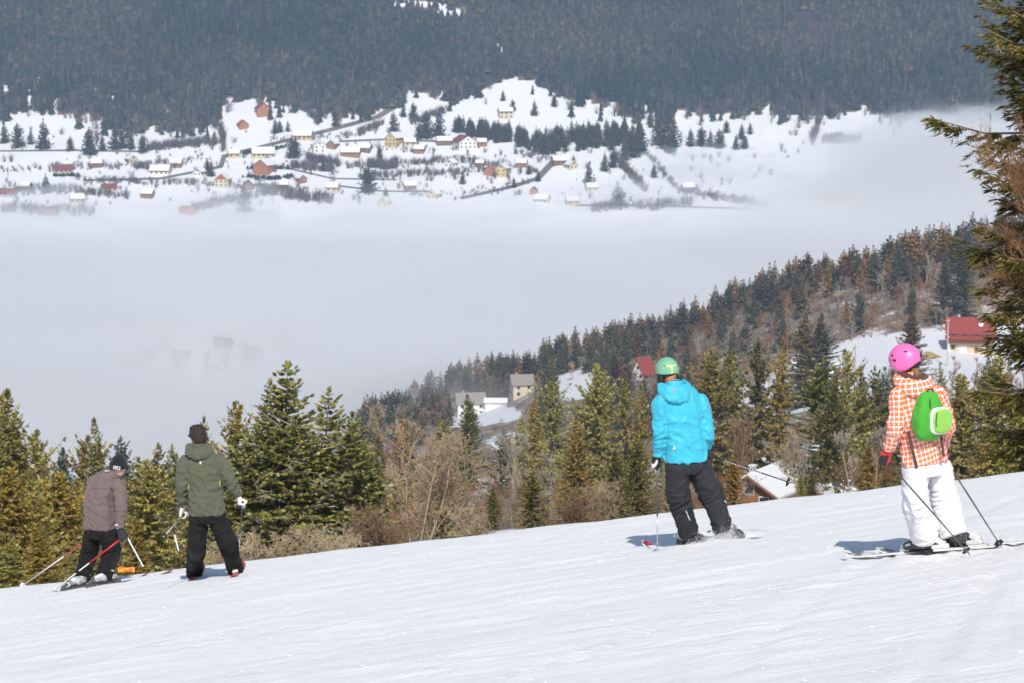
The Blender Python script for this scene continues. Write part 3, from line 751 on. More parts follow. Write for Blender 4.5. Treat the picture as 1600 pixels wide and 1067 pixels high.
# the big irregular fir in the middle left, three leaders and pale dead branches
g = ground(455, 118); top = P(455, 565, 118); hh = top[2] - g[2]
T = MB(); V, F = [], []; b = 0
def at_px(px, D=118): return (px - 455) / FPX * D
def tp(py): return P(455, py, 118)[2] - g[2]
for hk, rk, sd, ox, oy, ln, st0 in ((hh, 2.5, 201, 0, 0, (-.02, 0), .06), (tp(606), 2.0, 202, at_px(508), .4, (.02, 0), .06), (tp(640), 1.9, 203, at_px(545), -.5, (.03, 0), .06), (tp(592), 1.5, 206, at_px(432), .3, (-.02, 0), .1),
                                (tp(662), 2.2, 204, at_px(402), -.3, (-.03, 0), .05), (tp(690), 1.9, 205, at_px(372), .5, (-.02, 0), .05), (tp(650), 2.4, 207, at_px(470), -.9, (0, 0), .05), (tp(700), 2.0, 208, at_px(575), .2, (.03, 0), .05)):
    t, cv, cf = conifer(hk, rk, sd, ws=.30, nb=7, sl=.34, st=.085, kind='fir', ragged=.30, droop=.15, up=.55, w=.27, off=(ox, oy, 0), lean=ln, start=st0, dens=.92, branches=False)
    T.add(t.v, t.f); V.append(cv); F.append(cf + b); b += len(cv)
e = empty('fir_tree', tuple(g), 0, 'big broad dark green fir with several tops and pale dead boughs', 'fir')
T.build('trunk', M_BARK, e); mobj('crown', np.concatenate(V), np.concatenate(F), M_FIR, e)
T = MB(); rs = np.random.RandomState(9)
for k in range(70):
    z = hh * rs.uniform(.1, .72); a = rs.rand() * 6.28; o = np.array((rs.uniform(-1.6, 2.2), -rs.uniform(.2, 1.6), z)); L = rs.uniform(.4, 1.2)
    d = nrm(np.array((math.cos(a), -.4 * abs(math.sin(a)), rs.uniform(-.2, .6)))); pts = [o + d * L * q + np.array((0, 0, .2 * L * q * q)) for q in (0, .35, .7, 1)]
    T.tube(pts, [.022, .018, .012, .006], 4)
    for j in range(5):
        q = rs.uniform(.2, 1); s = o + d * L * q + np.array((0, 0, .2 * L * q * q)); d2 = nrm(d + rs.normal(size=3) * .7); T.tube([s, s + d2 * L * .2, s + d2 * L * .38 + np.array((0, 0, .03))], [.010, .008, .004], 3)
T.build('dead_boughs', M_DEAD, e)['kind'] = 'stuff'

# leafless pale trees and brush along the brow
def bare_thing(name, px, base_py, top, D, label, cat, material, seed, trunks=1, group=None, **k):
    g = ground(px, D); h = max(1.0, P(px, top, D)[2] - g[2]); 
    T = bare_tree(h, seed, trunks=trunks, **k)
    e = empty(name, tuple(g), 0, label, cat, group)
    T.build('trunk', material, e); return e
M_TWIGW = mat('warm_twigs', (.44, .33, .215), .85, .15, vary=.4, scale=3)
bare_thing('bare_tree', 650, 850, 600, 66, 'leaning leafless pale tree at the snow edge, left of two', 'bare tree', M_TWIGW, 311, 3, levels=4, kids=5, spread=.75, twig=.006, thick=.016, up=.35)
bare_thing('bare_tree', 700, 850, 640, 68, 'leafless pale tree at the snow edge, right of two', 'bare tree', M_TWIGW, 312, 3, levels=4, kids=5, spread=.85, twig=.006, thick=.015, up=.22)
for k, (px, top, D, lb) in enumerate([(560, 752, 60, 'tangle of pale bare brush right of the big fir'), (500, 775, 58, 'pale bare brush beneath the big fir'), (430, 790, 58, 'pale bare brush right of the green-jacketed skier'),
                                   (600, 772, 60, 'low bare brush between the big fir and the pale trees'), (735, 768, 66, 'low bare brush right of the pale trees'), (945, 728, 95, 'pale bare shrub left of the young green firs'),
                                   (905, 745, 90, 'brown bare shrub under the orange-tipped spruce'), (372, 808, 60, 'low bare brush behind the legs of the green-jacketed skier'), (530, 795, 56, 'lowest bare brush at the brow below the big fir')]):
    bare_thing('bare_shrub', px, 0, top, D, lb, 'shrub', M_TWIG if k % 3 else M_TWIGBR, 320 + k, 6, levels=3, kids=5, spread=.95, twig=.006, thick=.016, up=.12, first=.08)
for k, (px, top, D, lb, m) in enumerate([(1246, 620, 230, 'tall pale leafless tree right of the turquoise jacket', M_TWIG), (1222, 640, 420, 'pale leafless tree above the brown chalet', M_TWIG), (1325, 650, 170, 'slender bare pinkish trunk left of the red glove', M_TWIGGR),
                                   (1365, 640, 190, 'thin bare tree with a bent trunk behind the red glove', M_TWIGGR), (1255, 650, 220, 'spindly leafless tree right of the brown chalet', M_TWIGGR), (800, 650, 330, 'bare grey tree in the middle of the hollow', M_TWIGGR),
                                   (850, 690, 300, 'bare fawn tree left of the orange-tipped spruce', M_TWIGGR), (1150, 610, 330, 'bare brown tree right of the turquoise sleeve', M_TWIGBR), (895, 560, 1130, 'pale birch standing out on the dark ridge', M_TWIG)]):
    bare_thing('bare_tree', px, 0, top, D, lb, 'bare tree', m, 340 + k, 1, levels=3, kids=7, spread=.42, twig=.007 * D / 100, thick=.011, up=.7)

# ---------------------------------------------------------------- wooded ridge
rr = np.random.RandomState(21)
FIELD = [(1440, 570, 150, 42), (1560, 560, 90, 50), (905, 603, 42, 22), (775, 650, 34, 16), (735, 645, 38, 14), (815, 612, 24, 10), (1010, 575, 26, 16), (972, 580, 18, 16), (1270, 600, 60, 24), (800, 685, 30, 14)]
def in_field(px, py, grow=1.0): return any(((px - a) / (c * grow)) ** 2 + ((py - b) / (d * grow)) ** 2 < 1 for a, b, c, d in FIELD)
CREST = np.array([(560, 1240), (660, 1262), (760, 1255), (880, 1225), (1000, 1195), (1130, 1155), (1250, 1105), (1360, 1065), (1480, 1025), (1600, 1005), (1800, 980)], float)
cnt = {'c': 0, 'b': 0, 's': 0}
spots = []
for px in np.arange(556, 1640, 8.5):                            # the skyline row
    spots.append((px + rr.normal() * 3, np.interp(px, CREST[:, 0], CREST[:, 1]) + rr.normal() * 8, 'c'))
for _ in range(2600):
    px = rr.uniform(560, 1600); yc = np.interp(px, CREST[:, 0], CREST[:, 1]); D = yc - abs(rr.normal()) * 150
    if D < 620: continue
    spots.append((px, D, None))
HBOX = [(712, 762, 648, 1150), (755, 795, 636, 1150), (795, 838, 618, 1150), (988, 1022, 575, 1075), (958, 984, 578, 1075), (1232, 1296, 606, 830), (1476, 1566, 549, 890), (868, 945, 615, 1080)]
def hides(px, D, h):
    g = ground(px, D, 3); top = pix(g + np.array((0, 0, h)))[1]
    return any(a - 6 < px < b + 6 and D < dh + 4 and top < py for a, b, py, dh in HBOX)
occ = []; rest = []
WHERE = [(640, 'beside the fog'), (740, 'left of the white house'), (870, 'behind the ridge houses'), (1000, 'above the snowy bank'), (1120, 'above the red chalet'), (1240, 'in the middle of the ridge'), (1380, 'right of the ridge middle'), (1480, 'near the ridge top'), (9999, 'behind the foreground boughs')]
def where(px): return next(w for a, w in WHERE if px < a)
for px, D, k in spots:
    g = ground(px, D, 4); qx, qy = pix(g)
    if in_field(px, qy) or hides(px, D, 11): continue
    yc = np.interp(px, CREST[:, 0], CREST[:, 1])
    if k is None:
        if any((px - a) ** 2 + ((D - b) * .35) ** 2 < c for a, b, c in occ): continue
        conif = rr.rand() < (.92 if yc - D < 60 else (.45 if px < 1150 else .12))
        conif = conif or (px < 860 and yc - D < 130)
        k = 'c' if conif else 'b'
    if cnt[k] >= (178 if k == 'c' else 270):
        if k == 'c' and len(rest) < 260: rest.append((*g, rr.uniform(8.5, 14.5)))
        continue
    occ.append((px, D, 75 if k == 'c' else 60)); cnt[k] += 1
    if k == 'c':
        h = rr.uniform(8.5, 14.5); m = (M_RIDGED, M_RIDGE, M_RIDGE, M_RIDGEB)[rr.randint(4)] if px < 1000 else (M_RIDGED, M_RIDGE, M_RIDGEB, M_RIDGEB)[rr.randint(4)]
        tree_thing('spruce_tree', g, h, SRC['rg%d' % rr.randint(5)], ('dark', 'rust-brown')[m is M_RIDGEB] + (' skyline' if abs(yc - D) < 26 else ' slope') + ' spruce on the wooded ridge ' + where(px), 'spruce', 'spruces on the wooded ridge', rr.rand() * 6.28, rr.uniform(.85, 1.25), m)
    else:
        h = rr.uniform(7, 12); bm = (M_TWIGGR, M_TWIGBR, M_TWIGGR, M_TWIGRED)[rr.randint(4)]
        tree_thing('bare_tree', g, h, SRC['bt%d' % rr.randint(3)], ('tall ' if h > 9.5 else 'short ') + {M_TWIGGR: 'grey', M_TWIGBR: 'brown', M_TWIGRED: 'russet'}[bm] + ' leafless tree ' + ('high' if yc - D < 90 else 'low') + ' on the ridge side ' + where(px), 'bare tree', 'leafless trees on the ridge side', rr.rand() * 6.28, rr.uniform(.9, 1.3), bm, None)
rest = np.array(rest); tm = [(np.array([q.co for q in SRC['rg%d' % k][1].vertices]) / 13.0, np.array([tuple(p.vertices) for p in SRC['rg%d' % k][1].polygons])) for k in range(3)]
scatter('ridge_wood', rest[:, :3], rest[:, 3], tm, M_RIDGED, 31, 'further spruces massed behind the front trees of the ridge', 'wood')
# brown thicket in the hollow between the near trees and the ridge
n = 0
SHC = {M_TWIGBR: 'brown', M_TWIGRED: 'russet', M_TWIGGR: 'grey'}
def shrub(px, D, h, place):
    m = (M_TWIGBR, M_TWIGRED, M_TWIGGR)[rr.randint(3)]
    tree_thing('bare_shrub', ground(px, D, 4), h, SRC['bs%d' % rr.randint(3)], ('tall ' if h > 5 else 'low ') + SHC[m] + ' leafless shrub ' + place, 'shrub', 'leafless shrubs in the hollow', rr.rand() * 6.28, rr.uniform(.9, 1.3), m)
while n < 245:
    px = rr.uniform(540, 1420); D = rr.uniform(210, 640)
    if 1150 < px < 1285 and D < 345: continue
    g = ground(px, D, 4); qx, qy = pix(g)
    if in_field(px, qy, .9) or hides(px, D, 5): continue
    n += 1; h = rr.uniform(3.2, 6.2) * (1 if D < 400 else 1.25)
    shrub(px, D, h, ('near the snow edge ' if D < 300 else 'in the mid hollow ' if D < 460 else 'deep in the hollow ') + ('behind the bare pale trees' if px < 720 else 'left of the orange-tipped spruce' if px < 880 else 'left of the turquoise jacket' if px < 1010 else 'behind the turquoise jacket' if px < 1140 else 'above the brown chalet' if px < 1285 else 'by the checked jacket'))
n = 0
while n < 42:
    px = rr.uniform(690, 960); D = rr.uniform(860, 1140); g = ground(px, D, 4); qx, qy = pix(g)
    if in_field(px, qy, .8) or hides(px, D, 3): continue
    n += 1; shrub(px, D, rr.uniform(2.2, 4), 'below the ridge houses ' + ('at left' if px < 780 else 'in the middle' if px < 870 else 'at right'))


M_GREENF = islands('fore_needles', [(0, (.045, .050, .014)), (.4, (.13, .125, .030)), (.7, (.27, .225, .055)), (.9, (.42, .32, .09)), (.97, (.42, .28, .10)), (1, (.45, .36, .20))])
# ---------------------------------------------------------------- foreground spruce and bare twigs at the right edge
def spruce_fore(px, D, h, r, seed, label, **k):
    g = ground(px, D)
    T, cv, cf = conifer(h, r, seed, ws=.21, nb=8, sl=.135, st=.085, kind='column', ragged=.34, droop=.8, w=.115, lat=True, start=.02, **k)
    e = empty('spruce_tree', tuple(g), 0, label, 'spruce')
    T.build('trunk', M_BARK, e); mobj('crown', cv, cf, M_GREENF, e); return e
spruce_fore(1686, 41, 13.0, 1.45, 401, 'dark spruce with hanging boughs at the right edge')
# a slender leafless tree grown into the spruce; its twigs reach out to the left
gt = ground(1640, 40.4); rt_ = np.random.RandomState(17); T = Limbs()
def twig(p, d, L, rad, lev):
    n = 4; pts = [p]; q = p; dd = d
    for i in range(n):
        dd = nrm(dd + rt_.normal(size=3) * .13 + np.array((0, 0, .07))); q = q + dd * L / n; pts.append(q)
    T.tube(pts, [rad + (max(.0026, rad * .4) - rad) * k / n for k in range(n + 1)], 4 if lev == 0 else 3)
    if lev >= 3: return
    for k in range((7, 5, 4)[lev]):
        t = rt_.uniform(.2, 1.0); m = min(int(t * n), n - 1); b = pts[m] + (pts[m + 1] - pts[m]) * (t * n - m)
        twig(b, nrm(dd * .9 + rt_.normal(size=3) * .42 + np.array((-.05, 0, .12))), L * rt_.uniform(.3, .55), max(.0028, rad * .5), lev + 1)
ztop = P(1640, 120, 40.4)[2] - gt[2]
T.tube([np.array((.02 * math.sin(k), .02 * math.cos(k), ztop * k / 8 - .1)) for k in range(9)], [.05 * (1 - .085 * k) for k in range(9)], 8)
for k in range(17):
    py = rt_.uniform(235, 520); z = P(1640, py, 40.4)[2] - gt[2]
    twig(np.array((0, 0, z)), nrm(np.array((-rt_.uniform(.6, 1.0), rt_.normal() * .35, rt_.uniform(.35, .8)))), rt_.uniform(.75, 1.25), .011, 0)
for k in range(6):
    z = P(1640, rt_.uniform(200, 420), 40.4)[2] - gt[2]; twig(np.array((0, 0, z)), nrm(np.array((rt_.uniform(-.2, .9), -rt_.uniform(.4, 1), .6))), 1.0, .011, 0)
e = empty('bare_tree', tuple(gt), 0, 'leafless tree with fine russet twigs reaching in at the right edge', 'bare tree')
T.build('trunk', mat('russet_bark', (.30, .165, .085), .85, .15, vary=.5, scale=3), e)
# a spruce just outside the frame on the right; its shadow falls onto the snow in view
g = ground(0, 30); gx0, gy0 = 7.9, 18.5
T, cv, cf = conifer(11.0, 2.2, 421, ws=.5, nb=6, sl=.4, st=.14, kind='spire', ragged=.25, droop=.4, w=.2)
e = empty('spruce_tree', (gx0, gy0, float(piste_z(gx0, gy0)) - .1), 0, 'spruce beside the ski slope right of the frame', 'spruce')
T.build('trunk', M_BARK, e); mobj('crown', cv, cf, M_OLIVE, e)
# ---------------------------------------------------------------- houses
M_RSNOW = mat('roof_snow', (.74, .745, .76), .6, .2, bump=.4, bscale=2)
def pal(name, c, **k): return MATS.get(name) or mat(name, c, **({'rough': .85, 'spec': .15, 'vary': .25, 'scale': .8} | k))
W = {'cream': pal('cream_render', (.62, .55, .41)), 'white': pal('white_render', (.80, .78, .72)), 'yellow': pal('yellow_render', (.62, .48, .25)), 'orange': pal('orange_timber', (.42, .16, .06)),
     'brown': pal('brown_timber', (.20, .10, .06)), 'grey': pal('grey_render', (.48, .47, .46)), 'wood': pal('honey_timber', (.30, .145, .07)), 'mint': pal('pale_turquoise_paint', (.55, .74, .70)), 'stone': pal('beige_stone', (.60, .50, .34))}
RF = {'red': pal('red_tiles', (.30, .062, .048), scale=3, vary=.45, bump=.8, bscale=3), 'dkred': pal('dark_red_tiles', (.20, .065, .055), scale=2), 'orange': pal('orange_tiles', (.36, .14, .07), scale=2), 'brown': pal('brown_tiles', (.20, .11, .075), scale=2),
      'grey': pal('grey_slate', (.28, .245, .22), scale=2), 'snow': M_RSNOW}
M_PANE = mat('window_glass', (.03, .035, .045), .15, .6)
M_FRAME = mat('window_frame', (.30, .15, .08), .7)
M_WFRAME = mat('white_frame', (.75, .73, .70), .7)
def house(base, rz, w, d, wh, rh, wall, roof, label, snow=False, wins=True, chim=1, name='house', gable=None, over=.6, floors=2, near=False, cat='house', group=None, balcony=False, door=True):
    """w along the ridge (local x), d across; eaves face -y and +y, gables face -x and +x"""
    e = empty(name, tuple(base), rz, label, cat, group)
    hx, hy = w / 2, d / 2
    b = MB(); b.box(-hx, hx, -hy, hy, -2.5, wh)
    b.build('wall', W[wall], e)
    g = MB()
    for s in (-1, 1):
        x0, x1 = (hx - .25, hx - .004) if s > 0 else (-hx + .004, -hx + .25)
        v = [(x0, -hy + .01, wh), (x0, hy - .01, wh), (x0, 0, wh + rh), (x1, -hy + .01, wh), (x1, hy - .01, wh), (x1, 0, wh + rh)]
        mb = MB(); mb.add(v, [(0, 1, 2), (3, 5, 4), (0, 3, 4, 1), (1, 4, 5, 2), (2, 5, 3, 0)]); mb.build('gable', W[gable or wall], e)
    def slab(z0, th, ov, name, m, parent, grow=0):
        o = None
        for s in (-1, 1):
            sl = rh / hy; yo = s * (hy + ov); zo = wh - sl * ov
            v = []
            for x in (-hx - ov + grow, hx + ov - grow):
                v += [(x, 0 if s < 0 else .003, wh + rh + z0), (x, yo, zo + z0), (x, yo, zo + z0 + th), (x, 0 if s < 0 else .003, wh + rh + z0 + th)]
            f = [(0, 1, 2, 3), (4, 7, 6, 5), (0, 4, 5, 1), (1, 5, 6, 2), (2, 6, 7, 3), (3, 7, 4, 0)]
            mb = MB(); mb.add(v, f); o = mb.build(name, m, parent)
            if name == 'roof' and snow:
                z1 = z0 + th + .01
                v = []
                for x in (-hx - ov + .35, hx + ov - .35):
                    y1 = s * (hy + ov - .5); zz = wh - sl * (ov - .5)
                    v += [(x, 0 if s < 0 else .003, wh + rh + z1), (x, y1, zz + z1), (x, y1, zz + z1 + .28), (x, 0 if s < 0 else .003, wh + rh + z1 + .30)]
                sb = MB(); sb.add(v, f); so = sb.build('snow_cover', M_RSNOW, o)
        return o
    r = slab(.02, .22, over, 'roof', RF[roof], e)
    for k in range(chim):
        cx = (-.25 + .5 * k) * w; c = MB(); c.box(cx - .35, cx + .35, .2, .9, wh + rh * .5, wh + rh + .9); co = c.build('chimney', W['grey'], e)
        if snow: c = MB(); c.box(cx - .42, cx + .42, .13, .97, wh + rh + .902, wh + rh + 1.05); c.build('chimney_cap', M_RSNOW, co)
    if wins:
        fl = wh / floors
        def win(cx, cy, cz, ww, hh, ax, s):
            fr = MB(); pn = MB(); t = .05
            if ax == 'y':
                fr.box(cx - ww / 2 - .12, cx + ww / 2 + .12, cy + min(0, s * t), cy + max(0, s * t), cz - hh / 2 - .12, cz + hh / 2 + .12); pn.box(cx - ww / 2, cx + ww / 2, cy + s * t + min(0, s * .02), cy + s * t + max(0, s * .02), cz - hh / 2, cz + hh / 2)
            else:
                fr.box(cx + min(0, s * t), cx + max(0, s * t), cy - ww / 2 - .12, cy + ww / 2 + .12, cz - hh / 2 - .12, cz + hh / 2 + .12); pn.box(cx + s * t + min(0, s * .02), cx + s * t + max(0, s * .02), cy - ww / 2, cy + ww / 2, cz - hh / 2, cz + hh / 2)
            o = fr.build('window', M_WFRAME if wall in ('brown', 'orange', 'wood') else M_FRAME, e); pn.build('pane', M_PANE, o)
        nx = max(2, int(w / 3.6)); nyw = max(2, int(d / 3.4))
        for f_ in range(floors):
            z = fl * (f_ + .56)
            for i in range(nx):
                x = -hx + w * (i + .5) / nx
                if f_ == 0 and i == nx // 2 and door:
                    dd = MB(); dd.box(x - .55, x + .55, -hy - .06, -hy + .02, 0, 2.1); dd.build('door', M_FRAME, e); continue
                win(x, -hy, z, 1.1, 1.25, 'y', -1)
            for i in range(nyw):
                for s in (-1, 1): win(s * hx, -hy + d * (i + .5) / nyw, z, 1.05, 1.25, 'x', s)
        for s in (-1, 1): win(s * (hx - .004), 0, wh + rh * .38, 1.1, 1.1, 'x', s)
    if balcony:
        z = wh / floors
        bb = MB(); bb.box(-hx + .3, hx - .3, -hy - 1.3, -hy - .003, z - .15, z); bo = bb.build('balcony', W['wood'], e)
        bb = MB(); bb.box(-hx + .3, hx - .3, -hy - 1.3, -hy - 1.22, z + .003, z + 1.0); bb.build('railing', W['wood'], bo)
    return e
FAR_HOUSES = [  # column, row of the base, width in photo pixels, turn, wall, roof, snow, floors, gable, label
    (410, 181, 26, 75, 'orange', 'dkred', 0, 2, None, 'bright orange timber chalet highest in the village under the forest'),
    (379, 201, 18, 70, 'orange', 'orange', 0, 1, None, 'small orange cabin just below the highest orange chalet'),
    (473, 219, 32, 8, 'yellow', 'brown', 1, 1, None, 'long low yellow house with snowy roof beside the village road'),
    (497, 239, 24, 75, 'white', 'grey', 1, 2, None, 'white gabled house under the long yellow house'),
    (411, 247, 38, 5, 'cream', 'brown', 1, 1, None, 'long cream house above the hedged orange chalet'),
    (365, 247, 19, 10, 'yellow', 'brown', 1, 1, None, 'small yellowish house left of the long cream one'),
    (414, 271, 32, 65, 'orange', 'red', 1, 2, None, 'red-orange chalet ringed by a dark hedge'),
    (348, 293, 27, 82, 'cream', 'orange', 1, 2, 'orange', 'cream house with orange gable and white snowy roof'),
    (384, 296, 25, 70, 'brown', 'brown', 1, 1, None, 'dark brown chalet right of the cream house with orange gable'),
    (97, 272, 31, 20, 'cream', 'dkred', 0, 1, None, 'cream house with dark red roof above the fog at left'),
    (250, 274, 34, 8, 'white', 'brown', 1, 1, None, 'long white house in the middle of the left meadow'),
    (10, 309, 30, 5, 'grey', 'dkred', 0, 1, None, 'red roof sinking in the mist at the left edge'),
    (72, 337, 28, 40, 'orange', 'brown', 0, 1, None, 'brown-roofed house half lost in the mist at lower left'),
    (293, 336, 26, 20, 'orange', 'orange', 0, 1, None, 'pale orange roof fading in the fog below the left meadow'),
    (37, 298, 24, 15, 'brown', 'grey', 1, 1, None, 'dark house with white roof left of the dark red one'),
    (616, 228, 25, 60, 'yellow', 'orange', 1, 2, None, 'yellow house in the middle of the village, left of its annex'),
    (640, 229, 20, 8, 'cream', 'brown', 1, 1, None, 'low cream annex right of the yellow house'),
    (725, 233, 36, 68, 'white', 'dkred', 0, 2, None, 'large white farmhouse with dark red roof below the spruce belt'),
    (752, 229, 17, 10, 'wood', 'brown', 1, 1, None, 'small brown shed right of the large white farmhouse'),
    (694, 227, 26, 6, 'brown', 'brown', 1, 1, None, 'dark barn with snowy roof left of the large white farmhouse'),
    (790, 186, 24, 12, 'cream', 'brown', 1, 2, None, 'cream house with snowy roof in the upper clearing'),
    (548, 245, 32, 6, 'wood', 'brown', 1, 1, None, 'low brown house with snowy roof left of centre'),
    (768, 274, 22, 65, 'orange', 'orange', 0, 1, None, 'orange-roofed house in the lower meadow, left of two'),
    (786, 276, 22, 70, 'yellow', 'brown', 1, 2, None, 'yellow house in the lower meadow, right of two'),
    (834, 304, 13, 80, 'orange', 'dkred', 0, 1, None, 'tiny red-roofed hut by the lane at the fog edge'),
    (678, 311, 22, 65, 'cream', 'grey', 1, 1, None, 'cream snow-roofed house at the fog edge in the centre'),
    (600, 323, 22, 75, 'yellow', 'orange', 1, 1, None, 'orange-yellow house half drowned in fog'),
    (847, 319, 24, 20, 'white', 'grey', 1, 1, None, 'whitish house dissolving in the fog right of centre'),
    (876, 258, 28, 10, 'brown', 'brown', 1, 1, None, 'brown house buried under snow below the spruce wood'),
    (892, 265, 18, 60, 'cream', 'brown', 1, 1, None, 'little cream house right of the snow-buried brown one'),
    (895, 321, 22, 6, 'yellow', 'grey', 1, 1, None, 'low yellow house dissolving in the fog right of centre'),
    (1306, 318, 46, 5, 'cream', 'dkred', 0, 1, None, 'wide cream house with reddish roof alone in the fog at right'),
]
FAR_HOUSES += [
    (150, 262, 20, 10, 'brown', 'brown', 1, 1, None, 'small brown barn in the upper left meadow'), (205, 256, 18, 60, 'cream', 'brown', 1, 1, None, 'small cream cottage left of the village road'), (275, 262, 20, 8, 'wood', 'grey', 1, 1, None, 'brown shed right of the long white house'),
    (312, 276, 18, 65, 'white', 'brown', 1, 1, None, 'little white cottage left of the cream house with orange gable'), (440, 296, 20, 10, 'brown', 'brown', 1, 1, None, 'dark shed below the hedged orange chalet'), (520, 232, 18, 70, 'wood', 'brown', 1, 1, None, 'brown cabin right of the white gabled house'),
    (570, 238, 20, 12, 'brown', 'grey', 1, 1, None, 'dark low barn right of the brown house left of centre'), (655, 240, 18, 8, 'wood', 'brown', 1, 1, None, 'brown woodshed below the cream annex'), (705, 262, 18, 60, 'white', 'grey', 1, 1, None, 'small white cottage below the large farmhouse'),
    (750, 262, 14, 10, 'brown', 'brown', 1, 1, None, 'dark hut above the two lower meadow houses'), (815, 262, 18, 8, 'wood', 'brown', 1, 1, None, 'brown barn right of the lower meadow houses'), (640, 297, 20, 12, 'brown', 'grey', 1, 1, None, 'dark barn left of the cream house at the fog edge'),
    (170, 300, 24, 20, 'cream', 'dkred', 0, 1, None, 'cream house with reddish roof above the fog left of centre'), (230, 310, 20, 10, 'brown', 'brown', 1, 1, None, 'dark barn at the fog edge left of centre'), (520, 300, 22, 15, 'cream', 'grey', 1, 1, None, 'pale house above the fog left of the centre'),
    (470, 286, 16, 60, 'wood', 'brown', 1, 1, None, 'small brown cabin right of the dark hedge'), (925, 300, 20, 10, 'cream', 'grey', 1, 1, None, 'pale house among the misty trees right of the lane'), (1075, 300, 20, 12, 'brown', 'grey', 1, 1, None, 'dark barn on the misty slope at right'),
    (120, 318, 24, 10, 'grey', 'brown', 1, 1, None, 'grey house sinking in the mist at lower left')]
rv = np.random.RandomState(8)
for px, py, wpx, turn, wl, rf_, sn, fl, gb, lb in FAR_HOUSES:
    p = hit(px, py, 1900, 2600); m = p[1] / FPX
    wm = wpx * m * .92
    if turn > 45: d_, w_ = wm * .88, wm * 1.05       # gable towards us
    else: w_, d_ = wm, wm * (.62 if wm > 11 else .8)
    house(p + np.array((0, d_ * .3, 0)), R(turn * (1 if rv.rand() < .5 else -1)), w_, d_, 2.7 * fl + .6, min(d_ * .42, 4.8), wl, rf_, lb, bool(sn), floors=fl, gable=gb, chim=1, group='houses of the far village', door=False)
for px, py, wpx, wl, rf_, lb in [(442, 560, 26, 'cream', 'brown', 'cream house glimpsed through the fog, right of the valley hamlet'), (349, 552, 26, 'wood', 'brown', 'brownish house glimpsed through the fog in the valley hamlet'), (203, 586, 24, 'yellow', 'brown', 'yellowish house glimpsed through the fog, left in the valley hamlet'),
                             (285, 572, 24, 'cream', 'grey', 'pale house glimpsed through the fog, middle of the valley hamlet'), (395, 566, 22, 'grey', 'brown', 'grey house glimpsed through the fog beside the brownish one'), (480, 566, 24, 'brown', 'brown', 'dark house glimpsed through the fog, rightmost in the valley hamlet')]:
    p = hit(px, py, 1300, 1900); m = p[1] / FPX
    house(p, R(rv.uniform(-30, 30)), wpx * m, wpx * m * .75, 5.2, 3.2, wl, rf_, lb, False, floors=2, group='houses of the valley hamlet', door=False)
# houses on the ridge and in the hollow
p = hit(735, 648, 900, 1400); house(p, R(8), 11.5, 9, 5.6, 3.6, 'white', 'grey', 'white house with grey roof nearest the fog on the ridge', floors=2)
p = hit(775, 636, 900, 1400); house(p, R(-4), 8.5, 5.5, 2.6, 1.2, 'white', 'snow', 'low shed with white flat-looking roof between two ridge houses', name='shed', cat='shed', floors=1, chim=0, wins=False)
p = hit(815, 618, 900, 1400); house(p, R(12), 8.6, 8, 5.4, 3.4, 'cream', 'grey', 'cream house with grey roof standing alone on the ridge', floors=2)
p = ground(1006, 1075); house(p, R(38), 6, 6.5, 2.6, 5.2, 'white', 'red', 'red steep-roofed chalet above the green helmet', floors=1, chim=0)
p = ground(971, 1075); house(p, R(30), 5, 5, 2.2, 4.4, 'brown', 'red', 'smaller red steep roof left of the red chalet', floors=1, chim=0)
p = ground(1262, 830); house(p, R(24), 11, 9.5, 6.6, 4.4, 'mint', 'snow', 'house with pale turquoise front and snow-covered roof behind spruces', snow=True, floors=2)
p = ground(1302, 845); house(p, R(70), 5, 5, 4.4, 2.4, 'cream', 'orange', 'tiny cream outbuilding right of the snow-roofed house', snow=True, floors=1, chim=0, name='outbuilding', cat='outbuilding')
# the red-roofed house on the snowy shelf at right
p = hit(1518, 549, 700, 1100); hr = p + np.array((0, 3, 0))
e = house(hr, R(-8), 14.5, 10, 6.2, 4.0, 'stone', 'red', 'red-tiled house with stone base on the snowy shelf at right', floors=2, over=.7, chim=1, balcony=True)
for x0, x1, z0 in ((-8.0, 8.2, 4.1),):
    mb = MB(); v = [(x0, -5.0, z0 + .9), (x1, -5.0, z0 + .9), (x1, -7.2, z0), (x0, -7.2, z0)]; v += [(a, b, c + .2) for a, b, c in v]; mb.add(v, [(3, 2, 1, 0), (4, 5, 6, 7), (0, 1, 5, 4), (1, 2, 6, 5), (2, 3, 7, 6), (3, 0, 4, 7)]); mb.build('porch_roof', RF['red'], e)
d_ = MB(); d_.box(-3.8, -1.2, -5.12, -5.055, 0, 2.5); d_.build('garage_door', W['white'], e)
d_ = MB(); d_.box(-7.0, -6.6, -6.2, -5.8, -.5, 4.9); d_.build('corner_post', W['white'], e)
d_ = MB(); d_.tube([(3.2, -3.2, 8.4), (3.2, -3.6, 8.6)], [.75, .75], 14); d_.build('satellite_dish', W['white'], e)
# brown chalet with snow on its roof, low behind the snow edge
p = ground(1208, 330); 
e = house(p + np.array((-1.0, 0, 0)), R(62), 9.5, 7.6, P(1180, 757, 330)[2] - p[2] - .6, 2.3, 'wood', 'brown', 'brown timber chalet with deep snow on its roof behind the slope', snow=True, floors=2, chim=1, over=.8)
# small snow-roofed hut at the brow, right of the chalet
p = ground(1300, 300); house(p, R(30), 4.2, 3.4, P(1300, 762, 300)[2] - p[2] - .8, 1.0, 'brown', 'brown', 'small hut roof with snow right of the brown chalet', snow=True, floors=1, chim=0, wins=False, name='hut', cat='hut')
